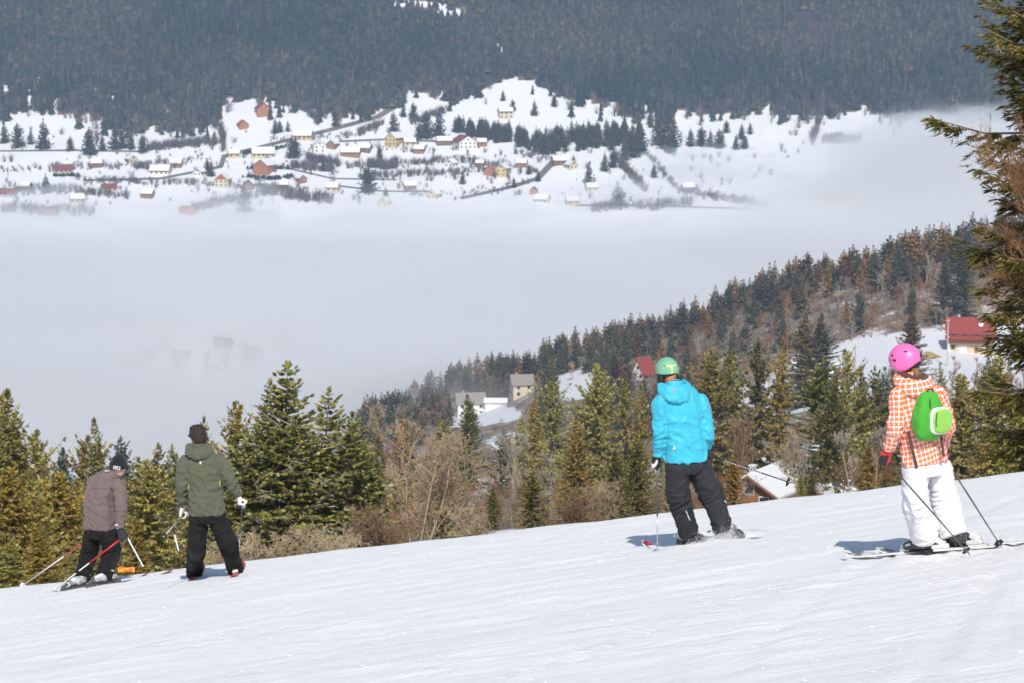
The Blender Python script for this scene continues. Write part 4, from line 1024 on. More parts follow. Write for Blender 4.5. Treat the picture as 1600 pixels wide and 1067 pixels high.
# utility poles
for px, top, D, lb in [(1434, 508, 800, 'wooden utility pole beside the dark spruce above the pink helmet'), (1335, 538, 760, 'pale wooden pole at the edge of the snowy field'), (1480, 498, 860, 'pale pole at the corner of the red-roofed house')]:
    g = ground(px, D); t = P(px, top, D); e = empty('utility_pole', tuple(g), 0, lb, 'pole')
    h = t[2] - g[2]; m = MB(); m.tube([(0, 0, -.5), (0, 0, h)], [.22, .16], 8); m.build('shaft', pal('weathered_pole', (.55, .47, .38)), e)
    m = MB(); m.box(-.8, .8, -.08, .08, h - .7, h - .55); m.build('crossarm', pal('weathered_pole', (.55, .47, .38)), e)
# hay-coloured mound on the snowy shelf
p = hit(1452, 558, 700, 900); v, f = [], []
for i in range(7):
    for j in range(18):
        a = j * 6.283 / 18; q = i / 6; rr_ = (1 - q) * 1.0
        v.append((p[0] + 4.2 * (1 - q ** 1.4) * math.cos(a) * (1 + .12 * math.sin(3 * a)), p[1] + 2.5 * (1 - q ** 1.4) * math.sin(a), p[2] - .3 + 2.2 * q + .15 * math.sin(5 * a + i)))
for i in range(6):
    for j in range(18): f.append((i * 18 + j, i * 18 + (j + 1) % 18, (i + 1) * 18 + (j + 1) % 18, (i + 1) * 18 + j))
tag(mobj('earth_mound', v, f, pal('dry_grass', (.34, .25, .11), scale=2), smooth=True), 'tawny earth mound on the snowy shelf left of the red-roofed house', 'mound')

# ---------------------------------------------------------------- village trees, hedges, lanes
def vwhere(px, py):
    return ('high ' if py < 215 else ('low ' if py > 262 else 'halfway ')) + ('at far left' if px < 120 else 'left of the orange chalets' if px < 330 else 'among the orange chalets' if px < 480 else 'left of the yellow house' if px < 612 else 'by the yellow house' if px < 700 else 'around the large white farmhouse' if px < 780 else 'in the upper clearing' if px < 900 and py < 200 else 'below the spruce belt' if px < 940 else 'at the right end of the belt' if px < 1010 else 'right of the belt')
VT = [(786, 158, 17), (801, 174, 18), (835, 181, 24), (866, 167, 19), (893, 172, 17), (615, 208, 36), (646, 187, 26), (630, 183, 22), (666, 216, 42), (686, 214, 43), (7, 224, 32), (28, 231, 38), (68, 233, 46), (140, 242, 42), (180, 234, 40), (192, 232, 34),
      (223, 239, 28), (430, 209, 24), (437, 207, 18), (450, 206, 17), (455, 247, 34), (462, 246, 30), (330, 276, 26), (324, 272, 22), (382, 331, 46), (72, 302, 30), (593, 248, 19), (723, 288, 22), (826, 273, 16), (841, 284, 19), (803, 294, 17), (575, 302, 46),
      (920, 288, 34), (966, 322, 34), (603, 314, 22), (1079, 229, 29), (1096, 229, 31), (1110, 230, 27), (1124, 232, 30), (1159, 217, 24), (1172, 210, 19), (1135, 208, 19), (1150, 234, 24), (1163, 233, 22), (1040, 232, 52), (1052, 230, 46), (1030, 226, 42),
      (1022, 278, 24), (1048, 240, 30), (896, 262, 20), (945, 268, 30), (958, 262, 26), (975, 250, 34), (990, 246, 40), (1002, 240, 44), (48, 226, 24), (110, 236, 22), (160, 236, 26), (205, 234, 22), (335, 222, 18), (505, 268, 18), (655, 218, 26)]
for k, (px, py, hp) in enumerate(VT):
    p = hit(px, py, 1900, 2700); h = hp * p[1] / FPX
    tree_thing('spruce_tree', p, h, SRC['rg%d' % (k % 5)], 'dark spruce standing in the snowy village ' + vwhere(px, py), 'spruce', 'spruces in the far village', k * 1.3, 1.15, M_RIDGED if k % 3 else M_FARV)
bp_, bh_ = [], []
def belt(x0, x1, ya, yb, n, hp):
    for _ in range(n):
        t = rv.rand(); px = x0 + (x1 - x0) * t; q = rv.rand(); py = np.interp(t, np.linspace(0, 1, len(ya)), ya) * (1 - q) + np.interp(t, np.linspace(0, 1, len(yb)), yb) * q
        p = hit(px, py, 1900, 2700); bp_.append(p); bh_.append(hp * rv.uniform(.75, 1.2) * p[1] / FPX)
belt(708, 760, (203, 206), (208, 224), 26, 24); belt(760, 816, (206, 212), (222, 230), 24, 24); belt(808, 868, (216, 222), (236, 246), 30, 26); belt(868, 1002, (214, 212, 206), (240, 236, 244), 74, 26)
scatter('spruce_belt', np.array(bp_), np.array(bh_), tm, M_RIDGED, 32, 'dark belt of spruces across the village meadows', 'wood')
hp_, hh_ = [], []
def hedge(pts, n, h, sp=2.5):
    pts = np.array(pts, float); L = np.cumsum(np.r_[0, np.hypot(*np.diff(pts, axis=0).T)])
    for t in rv.uniform(0, L[-1], int(n * 1.9)):
        px, py = np.interp(t, L, pts[:, 0]), np.interp(t, L, pts[:, 1]) + rv.normal() * sp
        hp_.append((px, py)); hh_.append(h * rv.uniform(.5, 1.3))
for pts, n, h in [([(0, 268), (120, 262), (240, 258), (330, 248)], 70, 4), ([(230, 235), (345, 225)], 60, 7), ([(345, 200), (350, 235)], 20, 8), ([(540, 262), (640, 258), (720, 252), (780, 262)], 90, 5), ([(560, 280), (660, 272), (720, 276)], 70, 5), ([(575, 262), (620, 262)], 34, 8),
                  ([(130, 284), (330, 290), (480, 300)], 90, 5), ([(300, 330), (420, 305), (520, 318)], 80, 8), ([(480, 250), (530, 262)], 40, 7), ([(690, 270), (790, 265), (840, 270)], 50, 4), ([(1010, 240), (1060, 300), (1200, 325)], 90, 5), ([(640, 195), (700, 175)], 36, 6), ([(560, 210), (600, 195)], 30, 6),
                  ([(20, 300), (110, 300), (200, 310)], 60, 6), ([(960, 250), (1010, 300)], 50, 7), ([(1060, 300), (1190, 322)], 60, 3), ([(1270, 225), (1280, 190)], 30, 7), ([(1285, 222), (1345, 222)], 60, 6), ([(470, 170), (500, 195)], 20, 7), ([(455, 262), (520, 268)], 50, 6), ([(210, 262), (250, 268)], 30, 5),
                  ([(640, 305), (760, 300), (830, 285)], 40, 3), ([(925, 330), (1080, 322)], 40, 7), ([(0, 330), (150, 335)], 40, 7), ([(800, 240), (880, 252)], 30, 4), ([(590, 232), (680, 238)], 30, 3), ([(420, 222), (560, 212)], 40, 3)]:
    hedge(pts, n, h)
for a, b in zip(rv.uniform(0, 1260, 330), rv.uniform(205, 322, 330)): hp_.append((a, b)); hh_.append(rv.uniform(2, 8))
HP = np.array([hit(a, b, 1900, 2700) for a, b in hp_] + [hit(a, b, 1300, 1900) for a, b in zip(rv.uniform(60, 560, 150), rv.uniform(545, 592, 150))]); hh_ += list(rv.uniform(4, 11, 150))
scatter('far_bare_hedges', HP, np.array(hh_) * 1.15, TUFT, M_FARBARE, 14, 'grey-brown bare hedgerows and bushes lining the village meadows', 'hedge', 1.5)
dk = [(p + np.array((rv.normal() * 2, rv.normal() * 2, 0))) for p in [hit(a, b, 1900, 2700) for a, b in [(x, 264 + .00 * x) for x in np.linspace(392, 448, 40)] + [(x, 281 - abs(x - 420) * .12) for x in np.linspace(388, 456, 60)] + [(x, 243 - (x - 370) * .16) for x in np.linspace(370, 446, 50)] + [(x, 276) for x in np.linspace(85, 125, 24)]]]
scatter('dark_hedge', np.array(dk), rv.uniform(1.6, 3.4, len(dk)), TEMP, M_FARTREE, 15, 'dark clipped hedges around the orange chalet and its neighbours', 'hedge', 3.2)
def lane(pts, wm, name, label, m, n=50):
    pts = np.array(pts, float); t = np.linspace(0, len(pts) - 1, n); k = np.arange(len(pts))
    q = [hit(np.interp(a, k, pts[:, 0]), np.interp(a, k, pts[:, 1]), 1900, 2700) for a in t]; v, f = [], []
    for i, a in enumerate(q):
        d = q[min(i + 1, n - 1)] - q[max(i - 1, 0)]; d[2] = 0; d = d / (np.linalg.norm(d) + 1e-6); s = np.array((-d[1], d[0], 0)) * wm / 2
        for w_ in (-s, s):
            b = a + w_; v.append((b[0], b[1], float(H(b[0], b[1])) + .45))
    for i in range(n - 1): f.append((2 * i, 2 * i + 1, 2 * i + 3, 2 * i + 2))
    tag(mobj(name, v, f, m), label, kind='structure')
M_LANE = pal('wet_lane', (.16, .14, .125), scale=.1)
lane([(348, 246), (430, 225), (520, 203), (590, 184), (624, 163)], 6, 'road', 'road climbing to the forest edge', M_LANE)
lane([(0, 237), (120, 236), (230, 238)], 3, 'road', 'level lane under the forest at left', M_LANE)
lane([(720, 311), (800, 293), (840, 280), (868, 250)], 6, 'road', 'lane rising from the fog right of centre', M_LANE)
lane([(130, 283), (250, 280), (345, 262), (350, 246)], 4, 'road', 'lane through the middle of the left meadow', M_LANE)
lane([(530, 222), (600, 219), (690, 222)], 3, 'road', 'lane past the yellow house', M_LANE)
lane([(533, 292), (600, 300), (690, 300)], 3, 'road', 'lane at the lower edge of the village', M_LANE)
lane([(900, 322), (1010, 322), (1180, 328)], 4, 'road', 'road along the fog edge at right', M_LANE)
lane([(440, 262), (520, 280), (620, 282)], 2.5, 'path', 'dark boundary line across the meadow', M_LANE)
# ---------------------------------------------------------------- people: cloth and body builders
BENCH = bpy.data.scenes.new('workbench')            # small empty scene in which solids are welded
def catmull(K, n):
    """smooth curve through rows of K (m, c) -> n rows"""
    K = np.asarray(K, float); m = len(K)
    if m == 2: return K[0] + (K[1] - K[0]) * np.linspace(0, 1, n)[:, None]
    E = np.vstack([2 * K[0] - K[1], K, 2 * K[-1] - K[-2]])
    t = np.linspace(0, m - 1 - 1e-9, n); i = t.astype(int); u = (t - i)[:, None]
    a, b, c, d = E[i], E[i + 1], E[i + 2], E[i + 3]
    return .5 * ((2 * b) + (c - a) * u + (2 * a - 5 * b + 4 * c - d) * u ** 2 + (3 * b - a - 3 * c + d) * u ** 3)
def loft(keys, lat, n=24, seg=28, sq=2.0):
    """keys: (x, y, z, ra, rb); ra along lat, rb across; closed with caps"""
    C = catmull(keys, n); p = C[:, :3]; ra, rb = np.abs(C[:, 3]), np.abs(C[:, 4])
    t = np.gradient(p, axis=0); t = nrm(t)
    lat = np.asarray(lat, float)
    A = nrm(lat[None] - (t @ lat)[:, None] * t); B = np.cross(t, A)
    th = np.arange(seg) * 2 * math.pi / seg
    c, s = np.cos(th), np.sin(th)
    ex = 2.0 / sq
    c2, s2 = np.sign(c) * np.abs(c) ** ex, np.sign(s) * np.abs(s) ** ex
    v = p[:, None] + (ra[:, None] * c2[None])[..., None] * A[:, None] + (rb[:, None] * s2[None])[..., None] * B[:, None]
    V = np.vstack([v.reshape(-1, 3), p[0][None], p[-1][None]])
    F = [(i * seg + j, i * seg + (j + 1) % seg, (i + 1) * seg + (j + 1) % seg, (i + 1) * seg + j) for i in range(n - 1) for j in range(seg)]
    F += [(n * seg, (j + 1) % seg, j) for j in range(seg)] + [(n * seg + 1, (n - 1) * seg + j, (n - 1) * seg + (j + 1) % seg) for j in range(seg)]
    return V, F
def limb(pts, rads, lat=(1, 0, .01), n=22, seg=22, flat=1.0):
    return loft([(*p, r, r * flat) for p, r in zip(pts, rads)], lat, n, seg)
def ball(c, rx, ry, rz, fr=None, n=12, seg=20):
    fr = np.eye(3) if fr is None else np.array(fr, float)
    V, F = [], []
    for i in range(n + 1):
        a = math.pi * i / n
        for j in range(seg):
            b = 2 * math.pi * j / seg
            V.append(np.array(c) + fr[0] * rx * math.sin(a) * math.cos(b) + fr[1] * ry * math.sin(a) * math.sin(b) + fr[2] * rz * math.cos(a))
    for i in range(n):
        for j in range(seg): F.append((i * seg + j, (i + 1) * seg + j, (i + 1) * seg + (j + 1) % seg, i * seg + (j + 1) % seg))
    return np.array(V), F
def fuse(parts, voxel=.012, smooth=4, factor=.5):
    """weld overlapping solids into one continuous skin -> (verts, faces (N,4), normals)"""
    mb_v, mb_f, b = [], [], 0
    for v, f in parts:
        mb_v.append(np.asarray(v)); mb_f += [tuple(i + b for i in q) for q in f]; b += len(v)
    me = make_mesh('tmp', np.vstack(mb_v), mb_f)
    o = bpy.data.objects.new('tmp', me); BENCH.collection.objects.link(o)
    m = o.modifiers.new('r', 'REMESH'); m.mode = 'VOXEL'; m.voxel_size = voxel; m.use_smooth_shade = True
    if smooth:
        s = o.modifiers.new('s', 'SMOOTH'); s.factor = factor; s.iterations = smooth
    
    with bpy.context.temp_override(scene=BENCH, view_layer=BENCH.view_layers[0]):
        dg = bpy.context.evaluated_depsgraph_get()
    ev = o.evaluated_get(dg); em = ev.to_mesh()
    V = np.empty(len(em.vertices) * 3, np.float32); em.vertices.foreach_get('co', V)
    N = np.empty(len(em.vertices) * 3, np.float32); em.vertices.foreach_get('normal', N)
    F = np.empty(len(em.loops), np.int32); em.loops.foreach_get('vertex_index', F)
    ev.to_mesh_clear(); bpy.data.objects.remove(o); bpy.data.meshes.remove(me)
    return V.reshape(-1, 3).astype(float), F.reshape(-1, 4), N.reshape(-1, 3).astype(float)
def fold(V, N, specs):
    """cloth folds: (p0, p1, reach, amplitude, folds per metre, seed[, centre, spread]) bands round a limb axis"""
    D = np.zeros(len(V))
    for sp in specs:
        p0, p1, R_, amp, fr, seed = sp[:6]; cen, spr = (sp[6], sp[7]) if len(sp) > 6 else (.5, 9)
        p0 = np.array(p0, float); ax = np.array(p1, float) - p0; L = np.linalg.norm(ax); ax = ax / L
        q = V - p0; s = q @ ax; rad = q - s[:, None] * ax; r = np.linalg.norm(rad, axis=1)
        w = (1 - sstep(R_ * .8, R_, r)) * sstep(-.15 * L - .02, .02, s) * (1 - sstep(L - .02, L * 1.15 + .02, s)) * np.exp(-((s / L - cen) / spr) ** 2)
        idx = np.where(w > .02)[0]
        rx = np.array((1.0, .3, 0)); a = nrm((rx - ax * (rx @ ax))); b = np.cross(ax, a)
        ca, cb = rad @ a, rad @ b
        for i in idx:
            k = Vector((ca[i] * 6.5 + seed * 3.1, (s[i] + .35 * ca[i] - .2 * cb[i]) * fr, cb[i] * 6.5 + seed))
            n1 = mnoise.noise(k); n2 = mnoise.noise(k * 2.1)
            D[i] += w[i] * amp * (((1 - min(1, abs(n1) * 2.6)) ** 2) * 1.5 - .45 + n2 * .45)
    return V + N * D[:, None]
def skin_obj(name, V, F, material, root, uvbones=None, parent=None):
    o = mobj(name, V - np.array(root.location), F, material, parent or root, True)
    if uvbones:
        me = o.data; uv = me.uv_layers.new(name='cloth')
        P0 = np.array([b[0] for b in uvbones], float); AX = np.array([b[1] for b in uvbones], float) - P0; L = np.linalg.norm(AX, axis=1); AX = AX / L[:, None]
        rb = np.array([b[2] for b in uvbones])
        cen = V[F].mean(1); best = np.zeros(len(F), int); bd = np.full(len(F), 1e9)
        for k in range(len(P0)):
            q = cen - P0[k]; s = np.clip(q @ AX[k], 0, L[k]); d = np.linalg.norm(q - s[:, None] * AX[k], axis=1) / rb[k]
            m = d < bd; bd[m] = d[m]; best[m] = k
        a0 = AX[best]; fr = np.array([b[3] for b in uvbones], float)[best]      # fr: direction of the middle of the back
        A = nrm(fr - (fr * a0).sum(1)[:, None] * a0); B = np.cross(a0, A)
        q = V[F] - P0[best][:, None]
        s = (q * a0[:, None]).sum(2); x = (q * A[:, None]).sum(2); y = (q * B[:, None]).sum(2)
        qc = cen - P0[best]; xc = (qc * A).sum(1); yc = (qc * B).sum(1); tc = np.arctan2(yc, xc)
        th = np.arctan2(y * np.cos(tc)[:, None] - x * np.sin(tc)[:, None], x * np.cos(tc)[:, None] + y * np.sin(tc)[:, None]) + tc[:, None]
        U = np.stack([th * rb[best][:, None], s], -1).reshape(-1, 2)
        uv.data.foreach_set('uv', U.astype(np.float32).ravel())
    return o
M_SKIN = mat('skin', (.62, .36, .25), .55, .35, vary=.15, scale=20)
M_EYE = mat('eye_white', (.8, .8, .78), .3, .5)
def fabric(name, col, rough=.75, vary=.12, bump=.35, bscale=220, sheen=.15, scale=14, spec=.25):
    return mat(name, col, rough, spec, vary=vary, scale=scale, bump=bump, bscale=bscale, sheen=sheen)
def frame_from(fwd, up=(0, 0, 1)):
    """rows: right, forward, up"""
    f = nrm(np.array(fwd, float)); r = nrm(np.cross(f, np.array(up, float))); return np.array((r, f, np.cross(r, f)))
def dome(c, fr, rx, ry, rz, rim, th=.012, n=16, seg=36, top=0.0):
    """open shell: rim(az) gives the elevation angle where it ends; az 0 = forward, positive = right"""
    V, F = [], []
    for sh in (0, 1):
        k = 1 - sh * th / rz
        for i in range(n + 1):
            for j in range(seg):
                az = 2 * math.pi * j / seg; e0 = rim(((az + math.pi) % (2 * math.pi)) - math.pi)
                el = math.pi / 2 - (math.pi / 2 - e0) * i / n
                V.append(np.array(c) + k * (fr[0] * rx * math.cos(el) * math.sin(az) + fr[1] * ry * math.cos(el) * math.cos(az) + fr[2] * rz * math.sin(el)))
    m = (n + 1) * seg
    for i in range(n):
        for j in range(seg):
            q = (i * seg + j, (i + 1) * seg + j, (i + 1) * seg + (j + 1) % seg, i * seg + (j + 1) % seg)
            F.append(q); F.append(tuple(m + t for t in q[::-1]))
    for j in range(seg):
        a, b = n * seg + j, n * seg + (j + 1) % seg
        F.append((a, m + a, m + b, b))
    return V, F
def on_dome(c, fr, rx, ry, rz, az, el, k=1.0):
    az, el = R(az), R(el)
    return np.array(c) + k * (fr[0] * rx * math.cos(el) * math.sin(az) + fr[1] * ry * math.cos(el) * math.cos(az) + fr[2] * rz * math.sin(el))

class Person:
    def __init__(s, zoom, D, label, heading):
        s.zs, s.x0, s.y0 = zoom; s.D = D
        s.h = nrm(np.array((*heading, 0.0))); s.rt = np.array((s.h[1], -s.h[0], 0.0))
        s.label = label
    def px(s, zx, zy): return s.x0 + zx / s.zs, s.y0 + zy / s.zs
    def J(s, zx, zy, dy=0.0): return P(*s.px(zx, zy), s.D + dy)
    def snow(s, zx, zy): return on_piste(*s.px(zx, zy))
SKI_N = nrm(np.array((-PB, -PC, 1.0)))
def slope_dir(d):
    d = np.array((d[0], d[1], 0.0)); d = d - SKI_N * (d @ SKI_N); return nrm(d)
def make_ski(pos, d, label, L=1.65, top=None, edge=None, boot_at=.52, tip_mat=None, sink=0.0, group='skis'):
    d = nrm(np.array((d[0], d[1], 0.0))); a_, b_ = (np.array(pos) + d * q for q in (.8, -.8))
    d = nrm(np.array((a_[0] - b_[0], a_[1] - b_[1], piste_z(a_[0], a_[1]) - piste_z(b_[0], b_[1])))); n = nrm(SKI_N - d * (SKI_N @ d)); r = nrm(np.cross(d, n))
    pos = np.array(pos) + n * (.012 - sink); o0 = empty('ski', tuple(pos), 0, label, 'ski', group)
    m = 34; V, F = [], []
    for i in range(m):
        t = i / (m - 1); s = (t - boot_at + .02) * L
        w = .036 + .018 * (abs(t - .45) / .55) ** 2 + .006 * (t > .8)
        if t > .93: w *= math.sqrt(max(.02, 1 - ((t - .93) / .07) ** 2))
        if t < .03: w *= .75 + .25 * t / .03
        z = .0
        if t > .86: z = 1.15 * ((t - .86) * L) ** 2
        if t < .05: z = .6 * ((.05 - t) * L) ** 2
        z += .012 * math.exp(-((t - .5) / .25) ** 2) * .0
        th = .008 + .010 * math.exp(-((t - .48) / .22) ** 2)
        for a, zz in ((-w, z), (w, z), (w * .92, z + th), (-w * .92, z + th)): V.append(d * s + r * a + n * zz)
    for i in range(m - 1):
        b = i * 4
        for j in range(4): F.append((b + j, b + (j + 1) % 4, b + 4 + (j + 1) % 4, b + 4 + j))
    F += [(3, 2, 1, 0), tuple((m - 1) * 4 + j for j in range(4))]
    mobj('ski_board', V, F, top, o0)
    if tip_mat is not None:
        V2, F2 = [], []
        for i, t in enumerate(np.linspace(.885, .985, 8)):
            s = (t - boot_at + .02) * L; w = (.036 + .018 * (abs(t - .45) / .55) ** 2 + .006) * .72 * (1 if t < .93 else math.sqrt(max(.02, 1 - ((t - .93) / .07) ** 2)))
            z = 1.15 * max(0, (t - .86) * L) ** 2 + .0125
            for a in (-w, w): V2.append(d * s + r * a + n * z)
        for i in range(7): F2.append((2 * i, 2 * i + 1, 2 * i + 3, 2 * i + 2))
        mobj('tip_graphic', V2, F2, tip_mat, o0)
    b = MB()
    b.obox(d * .16 + n * .034, d, r, n, .05, .034, .018); b.obox(d * .175 + n * .062, d, r, n, .03, .028, .012); b.build('toe_piece', edge, o0, bevel=.006)
    b = MB()
    b.obox(-d * .19 + n * .034, d, r, n, .07, .034, .018); b.obox(-d * .20 + n * .075, nrm(d + n * .5), r, nrm(n - d * .5), .045, .026, .02); b.build('heel_piece', edge, o0, bevel=.006)
    return o0
M_BOOTD = mat('boot_plastic_dark', (.05, .052, .056), .35, .5, vary=.4, scale=12)
M_BOOTS = mat('boot_plastic_silver', (.42, .43, .43), .32, .5, metal=.4, vary=.5, scale=18, contrast=2)
M_BUCK = mat('buckle_metal', (.62, .62, .61), .3, .6, metal=.8)
M_BLACK = mat('black_rubber', (.02, .02, .022), .55, .4)
def make_boot(pos, d, hem, root, shell, cuffm):
    """ski boot standing on a binding at pos, toe towards d, cuff leaning along lean"""
    d = slope_dir(d); n = SKI_N; r = nrm(np.cross(d, n)); pos = np.array(pos) + n * .045
    c0 = pos - d * .045 + n * .05
    hx, hz = hem; q = P(*hx, c0[1]); up = nrm(q - c0 + np.array((0, .02, 0)))
    heel, toe = pos - d * .13, pos + d * .16
    foot = loft([(*(heel + n * .045), .038, .045), (*(heel + d * .05 + n * .055), .048, .055), (*(pos + n * .06), .05, .06), (*(pos + d * .09 + n * .045), .052, .046), (*(toe + n * .036), .046, .036), (*(toe + d * .012 + n * .034), .03, .026)], r, 26, 20, 2.6)
    cuff = loft([(*c0, .052, .075), (*(c0 + up * .08), .056, .076), (*(c0 + up * .11), .058, .070), (*(c0 + up * .14), .056, .066), (*(c0 + up * .15), .050, .058)], r, 20, 22, 2.3)
    V, F, N = fuse([foot, cuff], .010, 2)
    o = skin_obj('boot', V, F, shell, root)
    loc = np.array(root.location)
    m = MB(); m.obox(pos - loc + d * .015 - n * .012, d, r, n, .155, .036, .014); m.build('sole', M_BLACK, root, bevel=.005)
    for k, (a, hgt, sx) in enumerate(((.10, .085, .05), (.02, .11, .056), (-.05, .20, .062), (-.05, .26, .066))):
        b = MB(); c = pos - loc + d * a + n * hgt * .9 + (up * .0)
        for s in (-1, 1):
            if k >= 2: c2 = c0 - loc + up * (.09 if k == 2 else .14) + r * s * .062 + d * .03
            else: c2 = pos - loc + d * a + n * (.055 + .02 * k) + r * s * .051
            b.obox(c2, nrm(d - n * .15), n, r, .028, .010, .005)
        b.build('buckle', M_BUCK, o if False else root)
    b = MB(); b.obox(c0 - loc + up * .085 - d * .072, d, r, up, .012, .030, .045); b.build('spoiler', cuffm, root, bevel=.006)
    return c0, up
def make_pole(grip, tip, label, upper, lower, gripm=None, basket=M_BLACK, split=.42, r=.0075, flower=False, strap=True, group='ski poles'):
    grip, tip = np.array(grip, float), np.array(tip, float); d = nrm(tip - grip); L = np.linalg.norm(tip - grip)
    o = empty('ski_pole', tuple(tip), 0, label, 'ski pole', group); g = grip - tip
    m = MB(); m.tube([g + d * .02, g + d * L * split], [r * 1.05, r], 10); m.build('upper_shaft', upper, o, True)
    m = MB(); m.tube([g + d * (L * split + .001), g + d * (L - .03)], [r * .95, r * .7], 10); m.build('lower_shaft', lower, o, True)
    m = MB(); m.tube([g - d * .075, g - d * .065, g - d * .05, g - d * .01, g + d * .03, g + d * .06], [.012, .019, .0155, .0145, .016, .010], 12); m.build('grip', gripm or M_BLACK, o, True)
    s = nrm(np.cross(d, (0, 1, .2))); u = np.cross(s, d); c = g + d * (L - .075)
    if flower:
        m = MB()
        for k in range(5):
            a = k * 6.283 / 5; q = c + (s * math.cos(a) + u * math.sin(a)) * .03
            m.tube([q + (s * math.cos(t) + u * math.sin(t)) * .016 for t in np.linspace(a, a + 6.283, 9)], .005, 5)
            m.tube([c, c + (s * math.cos(a) + u * math.sin(a)) * .02], .005, 5)
        m.build('basket', basket, o)
    else:
        m = MB(); n = 18; v = []
        for k in range(n):
            a = k * 6.283 / n; rr_ = .042 if k % 3 else .034
            v.append(c + (s * math.cos(a) + u * math.sin(a)) * rr_ + d * .006)
        v += [c - d * .012 + (s * math.cos(k * 6.283 / n) + u * math.sin(k * 6.283 / n)) * .009 for k in range(n)]; v.append(c - d * .014)
        m.add(v, [(k, (k + 1) % n, n + (k + 1) % n, n + k) for k in range(n)] + [(n + k, n + (k + 1) % n, 2 * n) for k in range(n)] + [tuple(range(n - 1, -1, -1))]); m.build('basket', basket, o)
    m = MB(); m.tube([g + d * (L - .075), g + d * L], [.0065, .0025], 8); m.build('tip', M_BUCK, o)
    if strap:
        m = MB(); a = g - d * .06; side = nrm(np.cross(d, (0, 0, 1.0)) + .3 * s)
        m.tube([a, a + side * .04 + np.array((0, 0, -.03)), a + side * .05 + np.array((0, 0, -.12)), a + side * .02 + np.array((0, 0, -.16)), a + side * .005 + np.array((0, 0, -.1)), a + d * .01], .004, 5); m.build('strap', M_BLACK, o)
    return o
def make_glove(wrist, grip, pole_dir, root, palm_m, back_m, cuff_m, side=1, size=1.0):
    """gloved hand closed on a pole: five fingers wrapped round the grip"""
    wrist, grip = np.array(wrist, float), np.array(grip, float); u = nrm(-np.array(pole_dir, float))          # u: towards the top of the grip
    h = grip - wrist; L = np.linalg.norm(h); h = h / L
    n = nrm(np.cross(u, h)) * side; h2 = nrm(np.cross(n, u)); h2 = h2 if h2 @ h > 0 else -h2
    parts = []
    kn = grip + n * .030 * size + h2 * .012                                 # knuckles stand off the grip on the back-of-hand side
    parts.append(loft([(*(wrist), .034 * size, .028 * size), (*(wrist * .6 + kn * .4), .044 * size, .026 * size), (*(kn - h2 * .01), .048 * size, .022 * size), (*(kn + h2 * .012), .042 * size, .018 * size)], u, 16, 18, 2.4))
    for k, (off, rf_, ln) in enumerate(((.036, .0125, 1.0), (.012, .0132, 1.08), (-.012, .0128, 1.02), (-.034, .0115, .85))):
        c = grip + u * off * size; R0 = .030 * size; pts = []
        for t in np.linspace(20, 20 + 225 * ln, 9):
            a = R(t); pts.append(c + n * R0 * math.cos(a) + h2 * R0 * math.sin(a) * 1.05)
        parts.append(limb(pts, [rf_ * size] * 6 + [rf_ * .95 * size, rf_ * .88 * size, rf_ * .7 * size], tuple(u), 18, 12))
    th = wrist * .55 + kn * .45 + u * .034 * size - n * .006
    parts.append(limb([th, grip + u * .056 * size - n * .012 + h2 * .0, grip + u * .05 * size - n * .034 * size + h2 * .018, grip + u * .034 * size - n * .036 * size + h2 * .034], [.017 * size, .0155 * size, .014 * size, .011 * size], tuple(n), 14, 12))
    V, F, N = fuse(parts, .0055, 2)
    o = skin_obj('glove', V, F, palm_m, root)
    # back panel darker: painted as its own shell piece
    loc = np.array(root.location)
    w2 = wrist - h * .055
    V, F, N = fuse([limb([w2, w2 * .5 + wrist * .5, wrist + h * .012], [.052 * size, .046 * size, .040 * size], tuple(u), 12, 18)], .008, 1)
    skin_obj('glove_cuff', V, F, cuff_m, root)
    bk = loft([(*(wrist * .7 + kn * .3 + n * .014), .034 * size, .012), (*(kn + n * .006), .044 * size, .020), (*(kn + h2 * .022 - n * .004), .036 * size, .014)], u, 12, 14, 2.6)
    V, F, N = fuse([bk], .006, 1)
    skin_obj('glove_back', V, F, back_m, root)
    return o
def head_parts(c, fr, s=1.0):
    r, f, u = fr
    c = np.array(c)
    return [ball(c + u * .02, .077 * s, .098 * s, .105 * s, fr), ball(c + f * .03 - u * .055, .058 * s, .072 * s, .065 * s, fr), ball(c + f * .098 - u * .02, .013, .022, .026, fr, 8, 10),
            ball(c + f * .088 - u * .066, .026, .012, .008, fr, 8, 10), ball(c + r * .078 - u * .012 - f * .01, .010, .022, .034, fr, 8, 10), ball(c - r * .078 - u * .012 - f * .01, .010, .022, .034, fr, 8, 10),
            ball(c + f * .093 + u * .022, .05, .012, .010, fr, 8, 12)]
def finish_head(c, fr, root):
    r, f, u = fr; loc = np.array(root.location)
    for s in (-1, 1):
        v, fc = ball(np.array(c) + f * .085 + r * s * .031 + u * .004, .013, .013, .012, fr, 8, 10); mobj('eye', v - loc, fc, M_EYE, root, True)
        v, fc = ball(np.array(c) + f * .094 + r * s * .031 + u * .004, .006, .006, .006, fr, 8, 10); mobj('iris', v - loc, fc, M_BLACK, root, True)
